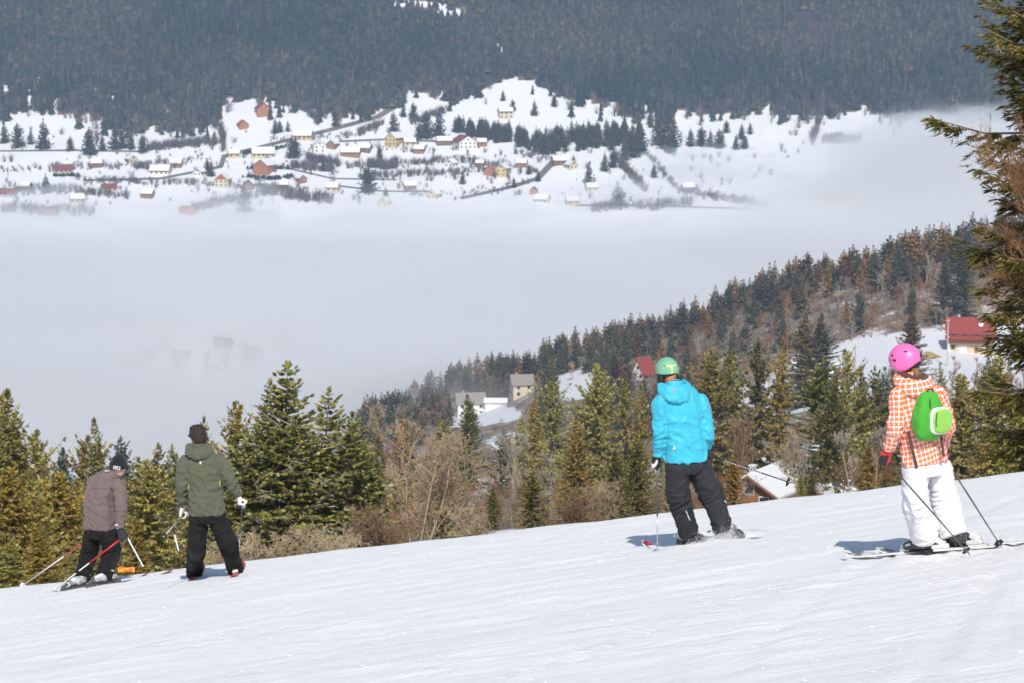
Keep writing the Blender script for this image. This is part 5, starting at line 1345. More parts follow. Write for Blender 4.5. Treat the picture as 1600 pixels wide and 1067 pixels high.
def make_body(pn, root, head, fr, nk, sh, el, wr, hp, kn, an, chest, pelvis, hands):
    parts = head_parts(head, fr)
    parts.append(limb([nk - np.array((0, 0, .05)), (nk + head) / 2, head - fr[2] * .02], [.062, .056, .06]))
    parts.append(loft([(*pelvis, .12, .09), (*(pelvis * .5 + chest * .5), .11, .08), (*chest, .13, .09), (*(nk - np.array((0, 0, .03))), .07, .06)], pn.rt, 18, 18))
    for i in (0, 1):
        parts.append(limb([nk * .55 + sh[i] * .45 - np.array((0, 0, .04)), sh[i], el[i], wr[i]], [.045, .042, .03, .024], n=24, seg=14))
        parts.append(ball(wr[i] * .35 + hands[i] * .65, .022, .022, .03, n=8, seg=12))
        parts.append(limb([pelvis * .5 + hp[i] * .5, hp[i], hp[i] * .5 + kn[i] * .5, kn[i], kn[i] * .5 + an[i] * .5, an[i]], [.06, .06, .045, .034, .03, .028], n=30, seg=14))
    V, F, N = fuse(parts, .0105, 3)
    return skin_obj('body', V, F, M_SKIN, root)
def make_trousers(pn, root, hp, kn, hemc, rads, pelv, pr, material, seed, amp=.009, gaiter=True):
    """rads: (hip, thigh, knee, calf, hem) radii per leg"""
    parts = [loft([(*(pelv + np.array((0, 0, .10))), pr[0] * .93, pr[1] * .92), (*pelv, pr[0], pr[1]), (*(pelv - np.array((0, 0, .10))), pr[0] * .9, pr[1] * .92)], pn.rt, 14, 28, 2.3)]
    sp = [(pelv - np.array((0, 0, .12)), pelv + np.array((0, 0, .1)), .3, amp * .8, 9, seed + 20)]
    for i in (0, 1):
        a, b, c = hp[i], kn[i], hemc[i]; r = rads[i]
        t1 = a * .5 + b * .5; t2 = b * .5 + c * .5
        ax = nrm(c - b)
        parts.append(limb([a + np.array((0, 0, .04)), t1, b, t2, c, c + ax * .012], [r[0], r[1], r[2], r[3], r[4], r[4] * .93], tuple(pn.rt), 34, 24, 1.05))
        sp += [(a, b, .2, amp * .8, 13, seed + i), (t1, t2, .19, amp * 1.5, 22, seed + 2 + i, .5, .38), (t2, c, .19, amp * 1.1, 20, seed + 5 + i, .75, .5)]
    V, F, N = fuse(parts, .0115, 3)
    V = fold(V, N, sp)
    o = skin_obj('ski_trousers', V, F, material, root)
    return o
def make_jacket(pn, root, rings, sh, el, wr, sr, material, seed, amp=.006, tilt=0.0, uv=False, extra=[], vox=.0115):
    lat = nrm(pn.rt + np.array((0, 0, tilt)))
    parts = [loft([(*p, ra, rb) for p, ra, rb in rings], lat, 40, 40, 2.35)]
    top = rings[-3][0]
    sp = [(rings[0][0], rings[-3][0], .34, amp * 1.2, 4.5, seed), (rings[0][0], rings[3][0], .34, amp * .9, 10, seed + 9)]
    bones = [(rings[0][0], rings[-1][0], np.mean([r[1] for r in rings[:5]]), -pn.h)]
    for i in (0, 1):
        s = sr[i]; inn = sh[i] * .62 + rings[-3][0] * .38
        parts.append(limb([inn, sh[i], sh[i] * .5 + el[i] * .5, el[i], el[i] * .45 + wr[i] * .55, wr[i], wr[i] + nrm(wr[i] - el[i]) * .012], [s[0] * .9, s[0], s[1], s[2], s[3], s[4], s[4] * .9], tuple(pn.rt), 38, 24))
        sp += [(sh[i], el[i], .105, amp * .9, 17, seed + 3 + i, .6, .5), (sh[i] * .35 + el[i] * .65, el[i] * .5 + wr[i] * .5, .11, amp * 1.5, 26, seed + 5 + i, .5, .5), (el[i], wr[i], .1, amp * 1.1, 24, seed + 7 + i, .75, .5)]
        bones += [(sh[i], el[i], s[1] * 1.0, -pn.h), (el[i], wr[i], s[3], -pn.h)]
    V, F, N = fuse(parts + extra, vox, 7)
    V = fold(V, N, sp)
    if uv:      # sleeves use their own cloth direction
        bones[0] = (bones[0][0], bones[0][1], bones[0][2], bones[0][3])
    return skin_obj('jacket', V, F, material, root, bones if uv else None)
def make_hood(pn, root, c, w, hgt, dep, material, seed, back=.12, name='hood', drop=.1, uv=False, amp=.006):
    """hood lying folded on the upper back, open round the neck"""
    c = np.array(c); h = pn.h; rt = pn.rt; z = np.array((0, 0, 1.0)); keys = []
    for t in np.linspace(-125, 125, 11):
        a = R(t); k = (1 + math.cos(a)) / 2
        p = c + rt * w * math.sin(a) - h * back * math.cos(a) + z * (.035 - drop * k)
        keys.append((*p, dep * (.55 + .45 * k), hgt * (.55 + .6 * k)))
    # cross-sections are turned so that the roll is taller than deep
    C = catmull(keys, 34); parts = []
    V, F = [], []; seg = 22
    for i, q in enumerate(C):
        p = q[:3]; out = nrm((p - c) * np.array((1, 1, 0)))
        for j in range(seg):
            th = 2 * math.pi * j / seg
            V.append(p + out * q[3] * math.cos(th) + (z * .93 - out * .30) * q[4] * math.sin(th))
    for i in range(len(C) - 1):
        for j in range(seg): F.append((i * seg + j, i * seg + (j + 1) % seg, (i + 1) * seg + (j + 1) % seg, (i + 1) * seg + j))
    F.append(tuple(range(seg - 1, -1, -1))); F.append(tuple((len(C) - 1) * seg + j for j in range(seg)))
    V, F, N = fuse([(np.array(V), F)], .010, 4)
    V = fold(V, N, [(c - rt * w * 1.4 - h * back * .6, c + rt * w * 1.4 - h * back * .6, .3, amp, 11, seed), (c - z * .2 - h * back, c + z * .2 - h * back, .3, amp * .6, 14, seed + 1)])
    return skin_obj(name, V, F, material, root, [(c - z * .25 - h * .02, c + z * .1 - h * .02, w * 1.1, -h)] if uv else None)

from mathutils.bvhtree import BVHTree
def surface(o):
    b = np.array(o.parent.location) if o.parent else np.zeros(3)
    me = o.data; return BVHTree.FromPolygons([tuple(np.array(v.co) + b) for v in me.vertices], [tuple(p.vertices) for p in me.polygons])
def on_surface(bvh, px, lift=.002):
    d = Vector(ray(*px)).normalized(); loc, nn, i, t = bvh.ray_cast(Vector((0, 0, 0)), d)
    if loc is None: return None
    return np.array(loc) + np.array(nn) * lift * (1 if nn.dot(d) < 0 else -1)
def seam(bvh, pn, root, zpts, name, material, r=.003, parent=None, n=24):
    """a stitched line, zip or tape that lies on the cloth"""
    K = catmull(zpts, n); q = [on_surface(bvh, pn.px(*k), r * .3) for k in K]; q = [t for t in q if t is not None]
    if len(q) < 3: return None
    m = MB(); m.tube([t - np.array(root.location) for t in q], r, 6); return m.build(name, material, parent or root)
def patch(bvh, pn, root, zpoly, name, material, lift=.003, parent=None):
    """flat print or badge that follows the cloth"""
    c = np.mean(zpoly, 0); q = [on_surface(bvh, pn.px(*k), lift) for k in [c] + list(zpoly)]
    if any(t is None for t in q): return None
    n = len(zpoly); return mobj(name, np.array(q) - np.array(root.location), [(0, 1 + i, 1 + (i + 1) % n) for i in range(n)], material, parent or root)
# ---------------------------------------------------------------- the four skiers
Z3 = np.array((0, 0, 1.0))
M_WHITEG = fabric('white_glove', (.72, .70, .66), .6, bump=.2)
M_BLACKG = fabric('black_glove', (.025, .025, .028), .55, bump=.2)
M_REDG = fabric('red_glove', (.55, .03, .035), .55, bump=.2)
M_TRBLACK = fabric('black_ski_cloth', (.014, .0125, .012), .7, vary=.3, bump=.3, sheen=.03, spec=.15)
M_TRGREY = fabric('charcoal_ski_cloth', (.032, .032, .038), .65, vary=.25, bump=.3, sheen=.04, spec=.18)
M_TRWHITE = fabric('white_ski_cloth', (.80, .80, .82), .6, vary=.05, bump=.25)
M_ALU = mat('brushed_aluminium', (.62, .63, .64), .32, .5, metal=.85)
M_POLED = mat('dark_pole_lacquer', (.09, .09, .085), .3, .5, vary=.3, scale=30)
M_POLEW = mat('white_pole_lacquer', (.74, .75, .76), .3, .5)
M_POLER = mat('red_pole_lacquer', (.60, .02, .02), .35, .5)
M_SKIW = mat('white_ski_topsheet', (.80, .79, .75), .3, .4, vary=.08, scale=6)
M_SKIRED = mat('red_ski_topsheet', (.42, .025, .03), .3, .5)
M_SKIDK = mat('dark_ski_topsheet', (.05, .05, .055), .3, .5, vary=.5, scale=10)
M_BINDW = mat('white_binding', (.72, .71, .67), .4, .4)
M_BINDD = mat('dark_binding', (.06, .06, .065), .4, .4)
M_STEEL = mat('helmet_strap', (.03, .03, .03), .6, .3)

# ---- skier in checked jacket with the green backpack
A = Person((2.806, 1290, 520), 23.0, 'x', (-.48, .88))
rootA = empty('person', tuple(A.snow(500, 958)), 0, 'skier in pink helmet, orange checked jacket and white trousers, farthest right', 'person', 'skiers on the slope')
skd = A.snow(118, 990) - A.snow(430, 968); skd = np.array((-.70, .71, 0))
bL, bR = A.snow(428, 969), A.snow(580, 950)
lean = nrm(np.array((-.30, .12, 1.0)))
cL, uL = make_boot(bL, skd, (A.px(437, 893), 0), rootA, M_BOOTD, M_BOOTS)
cR, uR = make_boot(bR, skd, (A.px(566, 882), 0), rootA, M_BOOTD, M_BOOTS)
M_TIPW = mat('ski_tip_print', (.13, .12, .11), .4, vary=.6, scale=14, contrast=3, col2=(.7, .68, .62))
make_ski(bL, skd, 'white ski nearest the camera under the checked-jacket skier', 1.62, M_SKIW, M_BINDW, .50, M_TIPW, -.014)
make_ski(bR, skd, 'white ski on the far foot of the checked-jacket skier', 1.62, M_SKIW, M_BINDW, .50, M_TIPW, -.014)
hipA = [A.J(392, 600, -.06), A.J(492, 590, .06)]; kneeA = [A.J(393, 748, -.02), A.J(527, 745, .10)]; hemA = [A.J(437, 893, cL[1] - 23), A.J(566, 882, cR[1] - 23)]
pelA = A.J(438, 565, 0)
make_trousers(A, rootA, hipA, kneeA, hemA, [(.105, .105, .106, .112, .117), (.105, .11, .115, .108, .108)], pelA, (.185, .135), M_TRWHITE, 3, .008)
headA = A.J(350, 132, .06); frA = frame_from((-.78, .60, -.12)); nkA = A.J(382, 214, .01)
shA = [A.J(322, 272, -.08), A.J(488, 268, .09)]; elA = [A.J(304, 425, -.13), A.J(536, 405, .14)]; wrA = [A.J(278, 508, -.06), A.J(505, 500, .36)]
gripA = [A.J(262, 552, -.03), A.J(512, 530, .42)]
ringsA = [(A.J(432, 568), .198, .150), (A.J(428, 520), .192, .145), (A.J(422, 450), .183, .132), (A.J(412, 370), .188, .128), (A.J(404, 305), .192, .122), (A.J(398, 268), .178, .108), (A.J(390, 240), .115, .088), (A.J(384, 215), .078, .078)]
def plaid():
    m = bpy.data.materials.new('checked_cloth'); m.use_nodes = True; nt = m.node_tree; N, L = nt.nodes, nt.links; b = N['Principled BSDF']
    b.inputs['Roughness'].default_value = .7; b.inputs['Specular IOR Level'].default_value = .2
    uv = N.new('ShaderNodeUVMap'); uv.uv_map = 'cloth'; mp = N.new('ShaderNodeMapping'); mp.inputs['Scale'].default_value = (24, 24, 1); mp.inputs['Rotation'].default_value = (0, 0, R(-7))
    L.new(uv.outputs[0], mp.inputs[0]); sx = N.new('ShaderNodeSeparateXYZ'); L.new(mp.outputs[0], sx.inputs[0])
    def band(o, stops):
        f = N.new('ShaderNodeMath'); f.operation = 'FRACT'; L.new(o, f.inputs[0]); r = N.new('ShaderNodeValToRGB'); r.color_ramp.interpolation = 'CONSTANT'; el = r.color_ramp.elements
        while len(el) < len(stops): el.new(.5)
        for e_, (p, c) in zip(el, stops): e_.position = p; e_.color = (*c, 1)
        L.new(f.outputs[0], r.inputs[0]); return r.outputs[0]
    c1 = band(sx.outputs[0], [(0, (.97, .94, .92)), (.30, (.80, .05, .14)), (.44, (.95, .40, .02)), (.74, (.80, .05, .14)), (.86, (.95, .42, .54))])
    c2 = band(sx.outputs[1], [(0, (.97, .93, .91)), (.30, (.88, .18, .30)), (.44, (.96, .44, .03)), (.72, (.80, .08, .14)), (.86, (.96, .76, .76))])
    mx = N.new('ShaderNodeMix'); mx.data_type = 'RGBA'; mx.inputs['Factor'].default_value = .5; L.new(c1, mx.inputs['A']); L.new(c2, mx.inputs['B'])
    ml = N.new('ShaderNodeMix'); ml.data_type = 'RGBA'; ml.blend_type = 'MULTIPLY'; ml.inputs['Factor'].default_value = .55; L.new(mx.outputs['Result'], ml.inputs['A']); L.new(mx.outputs['Result'], ml.inputs['B'])
    L.new(ml.outputs['Result'], b.inputs['Base Color'])
    tc = N.new('ShaderNodeTexCoord'); t = N.new('ShaderNodeTexNoise'); t.inputs['Scale'].default_value = 60; L.new(tc.outputs['Object'], t.inputs[0]); bp = N.new('ShaderNodeBump'); bp.inputs['Strength'].default_value = .25; bp.inputs['Distance'].default_value = .01; L.new(t.outputs['Fac'], bp.inputs['Height']); L.new(bp.outputs[0], b.inputs['Normal'])
    return m
M_PLAID = plaid()
make_jacket(A, rootA, ringsA, shA, elA, wrA, [(.078, .070, .064, .058, .052)] * 2, M_PLAID, 11, .008, .09, True)
make_hood(A, rootA, nkA + Z3 * .02, .125, .075, .060, M_PLAID, 4, back=.12, drop=.09, uv=True)
M_LINE = fabric('brown_hood_lining', (.10, .05, .035), .9)
make_hood(A, rootA, nkA + Z3 * .045, .092, .034, .042, M_LINE, 5, back=.085, drop=.045, name='hood_lining')
V, F, N = fuse([limb([nkA - Z3 * .02, nkA + Z3 * .045 + A.h * .02, nkA + Z3 * .075 + A.h * .03], [.085, .080, .076], n=12)], .009, 2); skin_obj('collar', V, F, M_PLAID, rootA, [(nkA - Z3 * .1, nkA + Z3 * .1, .08, -A.h)])
make_body(A, rootA, headA, frA, nkA, shA, elA, wrA, hipA, kneeA, [cL + uL * .1, cR + uR * .1], A.J(404, 310), pelA, gripA); finish_head(headA, frA, rootA)
def add_helmet(c, fr, root, shell_m, pad_m, s=1.0, back=-30, side=-42, front=12, ears=True):
    rim = lambda az: R(front * (math.cos(az / 2) ** 6) + (back) * (math.sin(abs(az) / 2) ** 4) + side * (math.sin(abs(az)) ** 2) * .55)
    c = np.array(c) + fr[2] * .028; loc = np.array(root.location)
    V, F = dome(c, fr, .116 * s, .140 * s, .134 * s, rim, .014); o = mobj('helmet', np.array(V) - loc, F, shell_m, root, True)
    rim2 = lambda az: rim(az) - R(20 * (math.sin(abs(az) / 2) ** 2)) - R(8)
    V, F = dome(c, fr, .108 * s, .130 * s, .126 * s, rim2, .02); mobj('helmet_padding', np.array(V) - loc, F, pad_m, o, True)
    for sgn in ((-1, 1) if ears else ()):                     # ear pads and chin strap
        v, f = ball(c + fr[0] * sgn * .098 * s - fr[2] * .085 - fr[1] * .005, .020, .048, .060, fr); mobj('ear_pad', v - loc, f, pad_m, o, True)
    m = MB(); pts = [c + fr[0] * .100 * math.cos(t) - fr[2] * (.10 + .075 * math.sin(t)) + fr[1] * (.02 + .05 * math.sin(t)) - loc for t in np.linspace(0, math.pi, 12)]; m.tube(pts, .007, 6); m.build('chin_strap', M_STEEL, o)
    return o, c
M_PINKH = mat('pink_helmet_shell', (.90, .17, .46), .34, .4, vary=.08, scale=20, coat=.12)
hA, hcA = add_helmet(headA, frA, rootA, M_PINKH, M_BLACK, 1.02, back=-6, side=-78, front=16, ears=False)
loc = np.array(rootA.location)
for az, el, sz in ((-62, 22, .010), (-75, 5, .012), (62, 22, .010), (120, 34, .010), (-120, 34, .010)):
    q = on_dome(hcA, frA, .116, .140, .134, az, el, 1.0); m = MB(); nn = nrm(q - hcA); m.obox(q - loc, nrm(np.cross(nn, Z3)), nrm(np.cross(np.cross(nn, Z3), nn)), nn, sz * 1.5, sz * .6, .004); m.build('vent', M_BLACK, hA)
q = on_dome(hcA, frA, .116, .140, .134, 172, 6, 1.0); m = MB(); nn = nrm(q - hcA); m.obox(q - loc, nrm(np.cross(nn, Z3)), Z3, nn, .010, .034, .006); m.build('goggle_clip', M_BLACK, hA, bevel=.003)
# tied hair below the helmet
hb = nkA + Z3 * .085 - A.h * .035
V, F, N = fuse([limb([headA - frA[2] * .04 - frA[1] * .06, headA - frA[2] * .09 - frA[1] * .075, hb, hb - Z3 * .05 - A.h * .02], [.055, .05, .038, .02], n=16)], .008, 2); V = fold(V, N, [(hb - Z3 * .1, headA, .2, .006, 30, 3)])
skin_obj('hair', V, F, mat('light_brown_hair', (.30, .15, .06), .6, .4, vary=.5, scale=40, bump=.6, bscale=120), rootA)
tipL, tipR = A.J(640, 977, -.30), A.J(773, 938, .0)
tipR = A.snow(775, 948)
pdL = nrm(tipL - gripA[0])
make_glove(wrA[0], gripA[0], pdL, rootA, M_REDG, M_BLACKG, M_REDG, 1, 1.0)
make_glove(wrA[1], gripA[1], nrm(tipR - gripA[1]), rootA, M_REDG, M_BLACKG, M_REDG, -1, 1.0)
tipL = A.snow(640, 982)
make_pole(gripA[0], tipL, 'grey ski pole crossing in front of the white trousers', M_POLED, M_POLED)
make_pole(gripA[1], tipR, 'grey ski pole slanting right from the white trousers', M_POLED, M_POLED)
# green backpack
M_PACK = fabric('green_pack_cloth', (.065, .40, .035), .6, vary=.12, bump=.35); M_PACK2 = fabric('lime_pack_cloth', (.27, .58, .10), .6, vary=.1, bump=.35); M_PIPE = fabric('white_piping', (.80, .80, .76), .6)
pk = A.J(448, 352, -.17); pb = empty('backpack', tuple(pk), 0, 'bright green backpack with lime pocket on the checked jacket', 'backpack')
up_ = nrm(Z3 + .1 * A.rt); bk = -A.h; rt = A.rt
keysP = [(-.168, .085, .050), (-.155, .122, .076), (-.09, .142, .088), (.0, .136, .084), (.09, .108, .066), (.145, .080, .05), (.166, .060, .034)]
V, F, N = fuse([loft([(*(pk + up_ * z + bk * (ry - .07) + rt * (.05 * (-z) * .4)), rx, ry) for z, rx, ry in keysP], rt, 26, 32, 3.4)], .010, 3)
V = fold(V, N, [(pk - up_ * .18, pk + up_ * .18, .25, .005, 12, 8)]); 
o = mobj('bag', V - pk, F, M_PACK, pb, True)
pc = pk + rt * .066 - up_ * .050 + bk * .100
def slabloft(c, sx, sz, sy, name, m, parent, sq=3.2):
    V, F, N = fuse([loft([(*(c - bk * sy), sx * .97, sz * .97), (*(c), sx, sz), (*(c + bk * sy * .8), sx * .95, sz * .95), (*(c + bk * sy), sx * .8, sz * .8)], rt, 14, 30, sq)], .008, 2); return mobj(name, V - pk, F, m, parent, True)
po = slabloft(pc, .098, .100, .030, 'pocket', M_PACK2, pb)
slabloft(pc - bk * .006 - rt * .006, .109, .112, .024, 'pocket_piping', M_PIPE, pb)
m = MB(); m.tube([pc - pk + rt * (-.075) + up_ * .075 + bk * .031, pc - pk + rt * (-.078) + up_ * .0 + bk * .033, pc - pk + rt * -.07 + up_ * -.04 + bk * .033], .0045, 6); m.build('zip', M_BLACK, po)
m = MB(); m.tube([pk - pk + rt * -.03 + up_ * .13 + bk * .045, rt * -.05 + up_ * .06 + bk * .092], .005, 6); m.build('zip', M_BLACK, pb)
m = MB(); m.tube([up_ * .155 + rt * -.035, up_ * .20 + rt * -.02, up_ * .20 + rt * .02, up_ * .155 + rt * .035], .008, 6); m.build('haul_loop', M_BLACK, pb)
for s, a, b_ in ((-1, (360, 430), (400, 590)), (1, (505, 445), (518, 540))):
    p0, p1 = A.J(*a, -.155), A.J(*b_, -.175); m = MB(); d = nrm(p1 - p0); q = nrm(np.cross(d, A.h)); m.obox((p0 + p1) / 2 - pk, d, q, nrm(np.cross(d, q)), np.linalg.norm(p1 - p0) / 2, .012, .003); m.build('strap', M_LINE, pb)

# ---- skier in the turquoise jacket
B = Person((3.05, 940, 530), 27.8, 'x', (-.30, .95))
rootB = empty('person', tuple(B.snow(515, 965)), 0, 'skier in pale green helmet, turquoise jacket and charcoal trousers', 'person', 'skiers on the slope')
skd = np.array((-.52, .85, 0)); bL, bR = B.snow(425, 972), B.snow(605, 950)
cL, uL = make_boot(bL, skd, (B.px(420, 928), 0), rootB, M_BOOTS, M_BOOTD); cR, uR = make_boot(bR, skd, (B.px(582, 908), 0), rootB, M_BOOTS, M_BOOTD)
make_ski(bL, skd, 'red-tipped ski left of the turquoise-jacketed skier', 1.66, M_SKIW, M_BINDD, .50, M_SKIRED, .030)
make_ski(bR, skd, 'dark-tailed ski on the right foot of the turquoise-jacketed skier', 1.66, M_SKIDK, M_BINDD, .52, M_SKIRED, .026)
hip = [B.J(358, 612, -.05), B.J(452, 600, .05)]; knee = [B.J(368, 762, .04), B.J(528, 742, .06)]; hem = [B.J(420, 928, cL[1] - 27.8), B.J(582, 908, cR[1] - 27.8)]
pel = B.J(402, 585, 0)
trB = make_trousers(B, rootB, hip, knee, hem, [(.118, .118, .116, .104, .100), (.118, .122, .122, .104, .098)], pel, (.205, .150), M_TRGREY, 23, .011)
sT = surface(trB)
for zp, nm, mm, rr_ in (([(402, 815), (411, 838), (420, 860)], 'reflective_tab', M_WHITEG, .006), ([(586, 768), (590, 772), (594, 778)], 'reflective_tab', M_WHITEG, .006), ([(408, 775), (430, 830), (455, 895)], 'zip', M_BLACK, .005), ([(560, 775), (568, 800), (574, 835)], 'zip', M_BLACK, .005)): seam(sT, B, rootB, zp, nm, mm, rr_, n=10)
head = B.J(313, 158, .05); fr = frame_from((-.50, .86, -.10)); nk = B.J(345, 222, 0)
sh = [B.J(282, 305, -.07), B.J(472, 305, .06)]; el = [B.J(277, 445, -.08), B.J(505, 440, .02)]; wr = [B.J(272, 548, .0), B.J(496, 512, .12)]; grip = [B.J(264, 592, .03), B.J(512, 552, .10)]
rings = [(B.J(402, 578), .212, .165), (B.J(400, 520), .212, .160), (B.J(392, 440), .210, .150), (B.J(384, 360), .218, .146), (B.J(377, 308), .216, .138), (B.J(368, 270), .192, .122), (B.J(355, 242), .125, .100), (B.J(346, 222), .088, .086)]
M_TURQ = fabric('turquoise_shell_cloth', (.05, .46, .62), .5, vary=.07, bump=.15, scale=7)
jB = make_jacket(B, rootB, rings, sh, el, wr, [(.086, .078, .070, .064, .058)] * 2, M_TURQ, 31, .0095, .08)
sB = surface(jB); M_TSEAM = fabric('turquoise_seam', (.02, .30, .44))
for zp in ([(300, 315), (318, 420), (312, 520), (300, 590)], [(452, 305), (462, 400), (478, 480), (482, 560)]): seam(sB, B, rootB, zp, 'seam', M_TSEAM, .0022)
hdB = make_hood(B, rootB, nk + Z3 * .005, .145, .080, .034, M_TURQ, 34, back=.138, drop=.10, amp=.008)
V, F, N = fuse([limb([nk - Z3 * .02, nk + Z3 * .04 + B.h * .015, nk + Z3 * .062 + B.h * .02], [.098, .092, .088], n=12)], .009, 2); skin_obj('collar', V, F, M_TURQ, rootB)
m = MB(); m.tube([nk + Z3 * .068 + B.h * .02 + .088 * (B.rt * math.sin(t) - B.h * math.cos(t)) - np.array(rootB.location) for t in np.linspace(-2.4, 2.4, 24)], .006, 6); m.build('collar_edge', M_BLACK, rootB)
patch(surface(hdB), B, rootB, [(337, 246), (340, 240), (362, 237), (359, 243)], 'hood_label', mat('pink_label', (.72, .16, .20), .6), .004)
patch(sB, B, rootB, [(347, 502), (337, 525), (353, 521)], 'jacket_emblem', M_PIPE, .004)
make_body(B, rootB, head, fr, nk, sh, el, wr, hip, knee, [cL + uL * .1, cR + uR * .1], B.J(380, 320), pel, grip); finish_head(head, fr, rootB)
M_GRH = mat('pale_green_helmet_shell', (.20, .47, .30), .36, .4, vary=.1, scale=9, coat=.12)
hB, hc = add_helmet(head, fr, rootB, M_GRH, M_BLACK, .96, back=-16, side=-22)
M_YEL = mat('yellow_print', (.80, .72, .18), .5); loc = np.array(rootB.location)
def strip_on(pts, w, name, m, parent, rx=.116 * .96, ry=.140 * .96, rz=.134 * .96):
    V, F = [], []
    for (az, el_) in pts:
        for k in (-1, 1): V.append((az, el_, k))
    out = []
    for i, (az, el_, k) in enumerate(V):
        d = np.array(pts[min(i // 2 + 1, len(pts) - 1)]) - np.array(pts[max(i // 2 - 1, 0)]); d = d / np.linalg.norm(d)
        out.append(on_dome(hc, fr, rx, ry, rz, az - d[1] * w * k, el_ + d[0] * w * k, 1.012) - loc)
    mobj(name, out, [(2 * i, 2 * i + 1, 2 * i + 3, 2 * i + 2) for i in range(len(pts) - 1)], m, parent)
strip_on([(az, 22) for az in np.linspace(160, 225, 14)], 2.6, 'emblem_bar', M_YEL, hB)
strip_on([(194, e_) for e_ in np.linspace(19, -8, 8)], 3.0, 'emblem_stem', M_YEL, hB)
strip_on([(az, -9) for az in np.linspace(190, 202, 4)], 1.8, 'emblem_foot', M_YEL, hB)
strip_on([(az, 19) for az in np.linspace(148, 159, 5)], 1.5, 'vent', M_BLACK, hB); strip_on([(az, 23) for az in np.linspace(226, 236, 5)], 1.5, 'vent', M_BLACK, hB)
V, F, N = fuse([limb([head - fr[2] * .02 - fr[1] * .05, head - fr[2] * .075 - fr[1] * .06, nk + Z3 * .07 - B.h * .03], [.064, .060, .050], n=14)], .008, 2); V = fold(V, N, [(nk, head, .2, .005, 40, 6)])
skin_obj('hair', V, F, mat('sandy_hair', (.50, .24, .09), .6, .4, vary=.5, scale=40, bump=.6, bscale=120), rootB)
tL = B.snow(266, 1003); tR = B.J(921, 688, -.30)
make_glove(wr[0], grip[0], nrm(tL - grip[0]), rootB, M_BLACKG, M_WHITEG, M_TURQ, 1, 1.0); make_glove(wr[1], grip[1], nrm(tR - grip[1]), rootB, M_BLACKG, M_WHITEG, M_TURQ, -1, 1.0)
make_pole(grip[0], tL, 'dark ski pole planted upright left of the turquoise jacket', M_POLED, M_ALU, flower=False, split=.6, basket=M_BUCK)
pR = make_pole(grip[1], tR, 'dark ski pole held out to the right of the turquoise jacket', M_BLACK, M_BLACK, flower=True)
g_ = grip[1] - tR; d_ = nrm(tR - grip[1]); m = MB()
for a in np.linspace(.18, .56, 15): m.obox(g_ + d_ * a - np.array((0, .0078, 0)), d_, np.array((0, 1.0, 0)), nrm(np.cross(d_, (0, 1, 0))), .007, .0006, .0035)
mk = m.build('pole_lettering', M_POLEW, pR); mk['kind'] = 'stuff'

# ---- bare-headed skier in the dark green jacket
C = Person((3.557, 0, 640), 34.0, 'x', (-.10, .99))
rootC = empty('person', tuple(C.snow(1195, 925)), 0, 'bare-headed skier in olive green jacket with white gloves', 'person', 'skiers on the slope')
skd = np.array((-.03, 1.0, 0)); bL, bR = C.snow(1078, 930) + np.array((0, .22, -.03)), C.snow(1308, 916) + np.array((0, .22, -.03))
bL[2] = piste_z(bL[0], bL[1]); bR[2] = piste_z(bR[0], bR[1])
cL, uL = make_boot(bL, skd, (C.px(1081, 905), 0), rootC, M_BOOTD, M_BOOTD); cR, uR = make_boot(bR, skd, (C.px(1310, 890), 0), rootC, M_BOOTD, M_BOOTD)
make_ski(bL, skd, 'ski with red tail on the left foot of the olive-jacketed skier', 1.68, M_SKIRED, M_BINDW, .42)
make_ski(bR, skd, 'ski with red tail on the right foot of the olive-jacketed skier', 1.68, M_SKIRED, M_BINDW, .42)
hip = [C.J(1105, 600, 0), C.J(1198, 595, 0)]; knee = [C.J(1092, 750, .10), C.J(1262, 728, .08)]; hem = [C.J(1081, 905, cL[1] - 34), C.J(1310, 890, cR[1] - 34)]
pel = C.J(1150, 575, 0)
make_trousers(C, rootC, hip, knee, hem, [(.112, .112, .112, .100, .098), (.112, .115, .114, .100, .098)], pel, (.195, .145), M_TRBLACK, 43, .013)
head = C.J(1098, 146, .05); fr = frame_from((-.62, .78, -.05)); nk = C.J(1108, 228, 0)
sh = [C.J(1022, 292, 0), C.J(1228, 285, 0)]; el = [C.J(1010, 420, -.04), C.J(1283, 402, -.03)]; wr = [C.J(1018, 528, .06), C.J(1325, 472, .04)]; grip = [C.J(1022, 580, .10), C.J(1347, 520, .06)]
rings = [(C.J(1152, 578), .212, .160), (C.J(1148, 500), .212, .152), (C.J(1142, 430), .205, .146), (C.J(1134, 350), .222, .146), (C.J(1127, 298), .225, .136), (C.J(1119, 262), .195, .120), (C.J(1112, 240), .122, .100), (C.J(1108, 224), .088, .086)]
M_OLV = fabric('olive_jacket_cloth', (.105, .112, .070), .7, vary=.25, bump=.45, scale=60)
jC = make_jacket(C, rootC, rings, sh, el, wr, [(.086, .080, .074, .066, .058)] * 2, M_OLV, 51, .0115, .02); sC = surface(jC)
make_hood(C, rootC, nk + Z3 * .036, .130, .070, .045, M_OLV, 54, back=.125, drop=.075, amp=.010)
V, F, N = fuse([limb([nk - Z3 * .02, nk + Z3 * .05 + C.h * .015, nk + Z3 * .09 + C.h * .02], [.102, .096, .090], n=12)], .009, 2); skin_obj('collar', V, F, M_OLV, rootC)
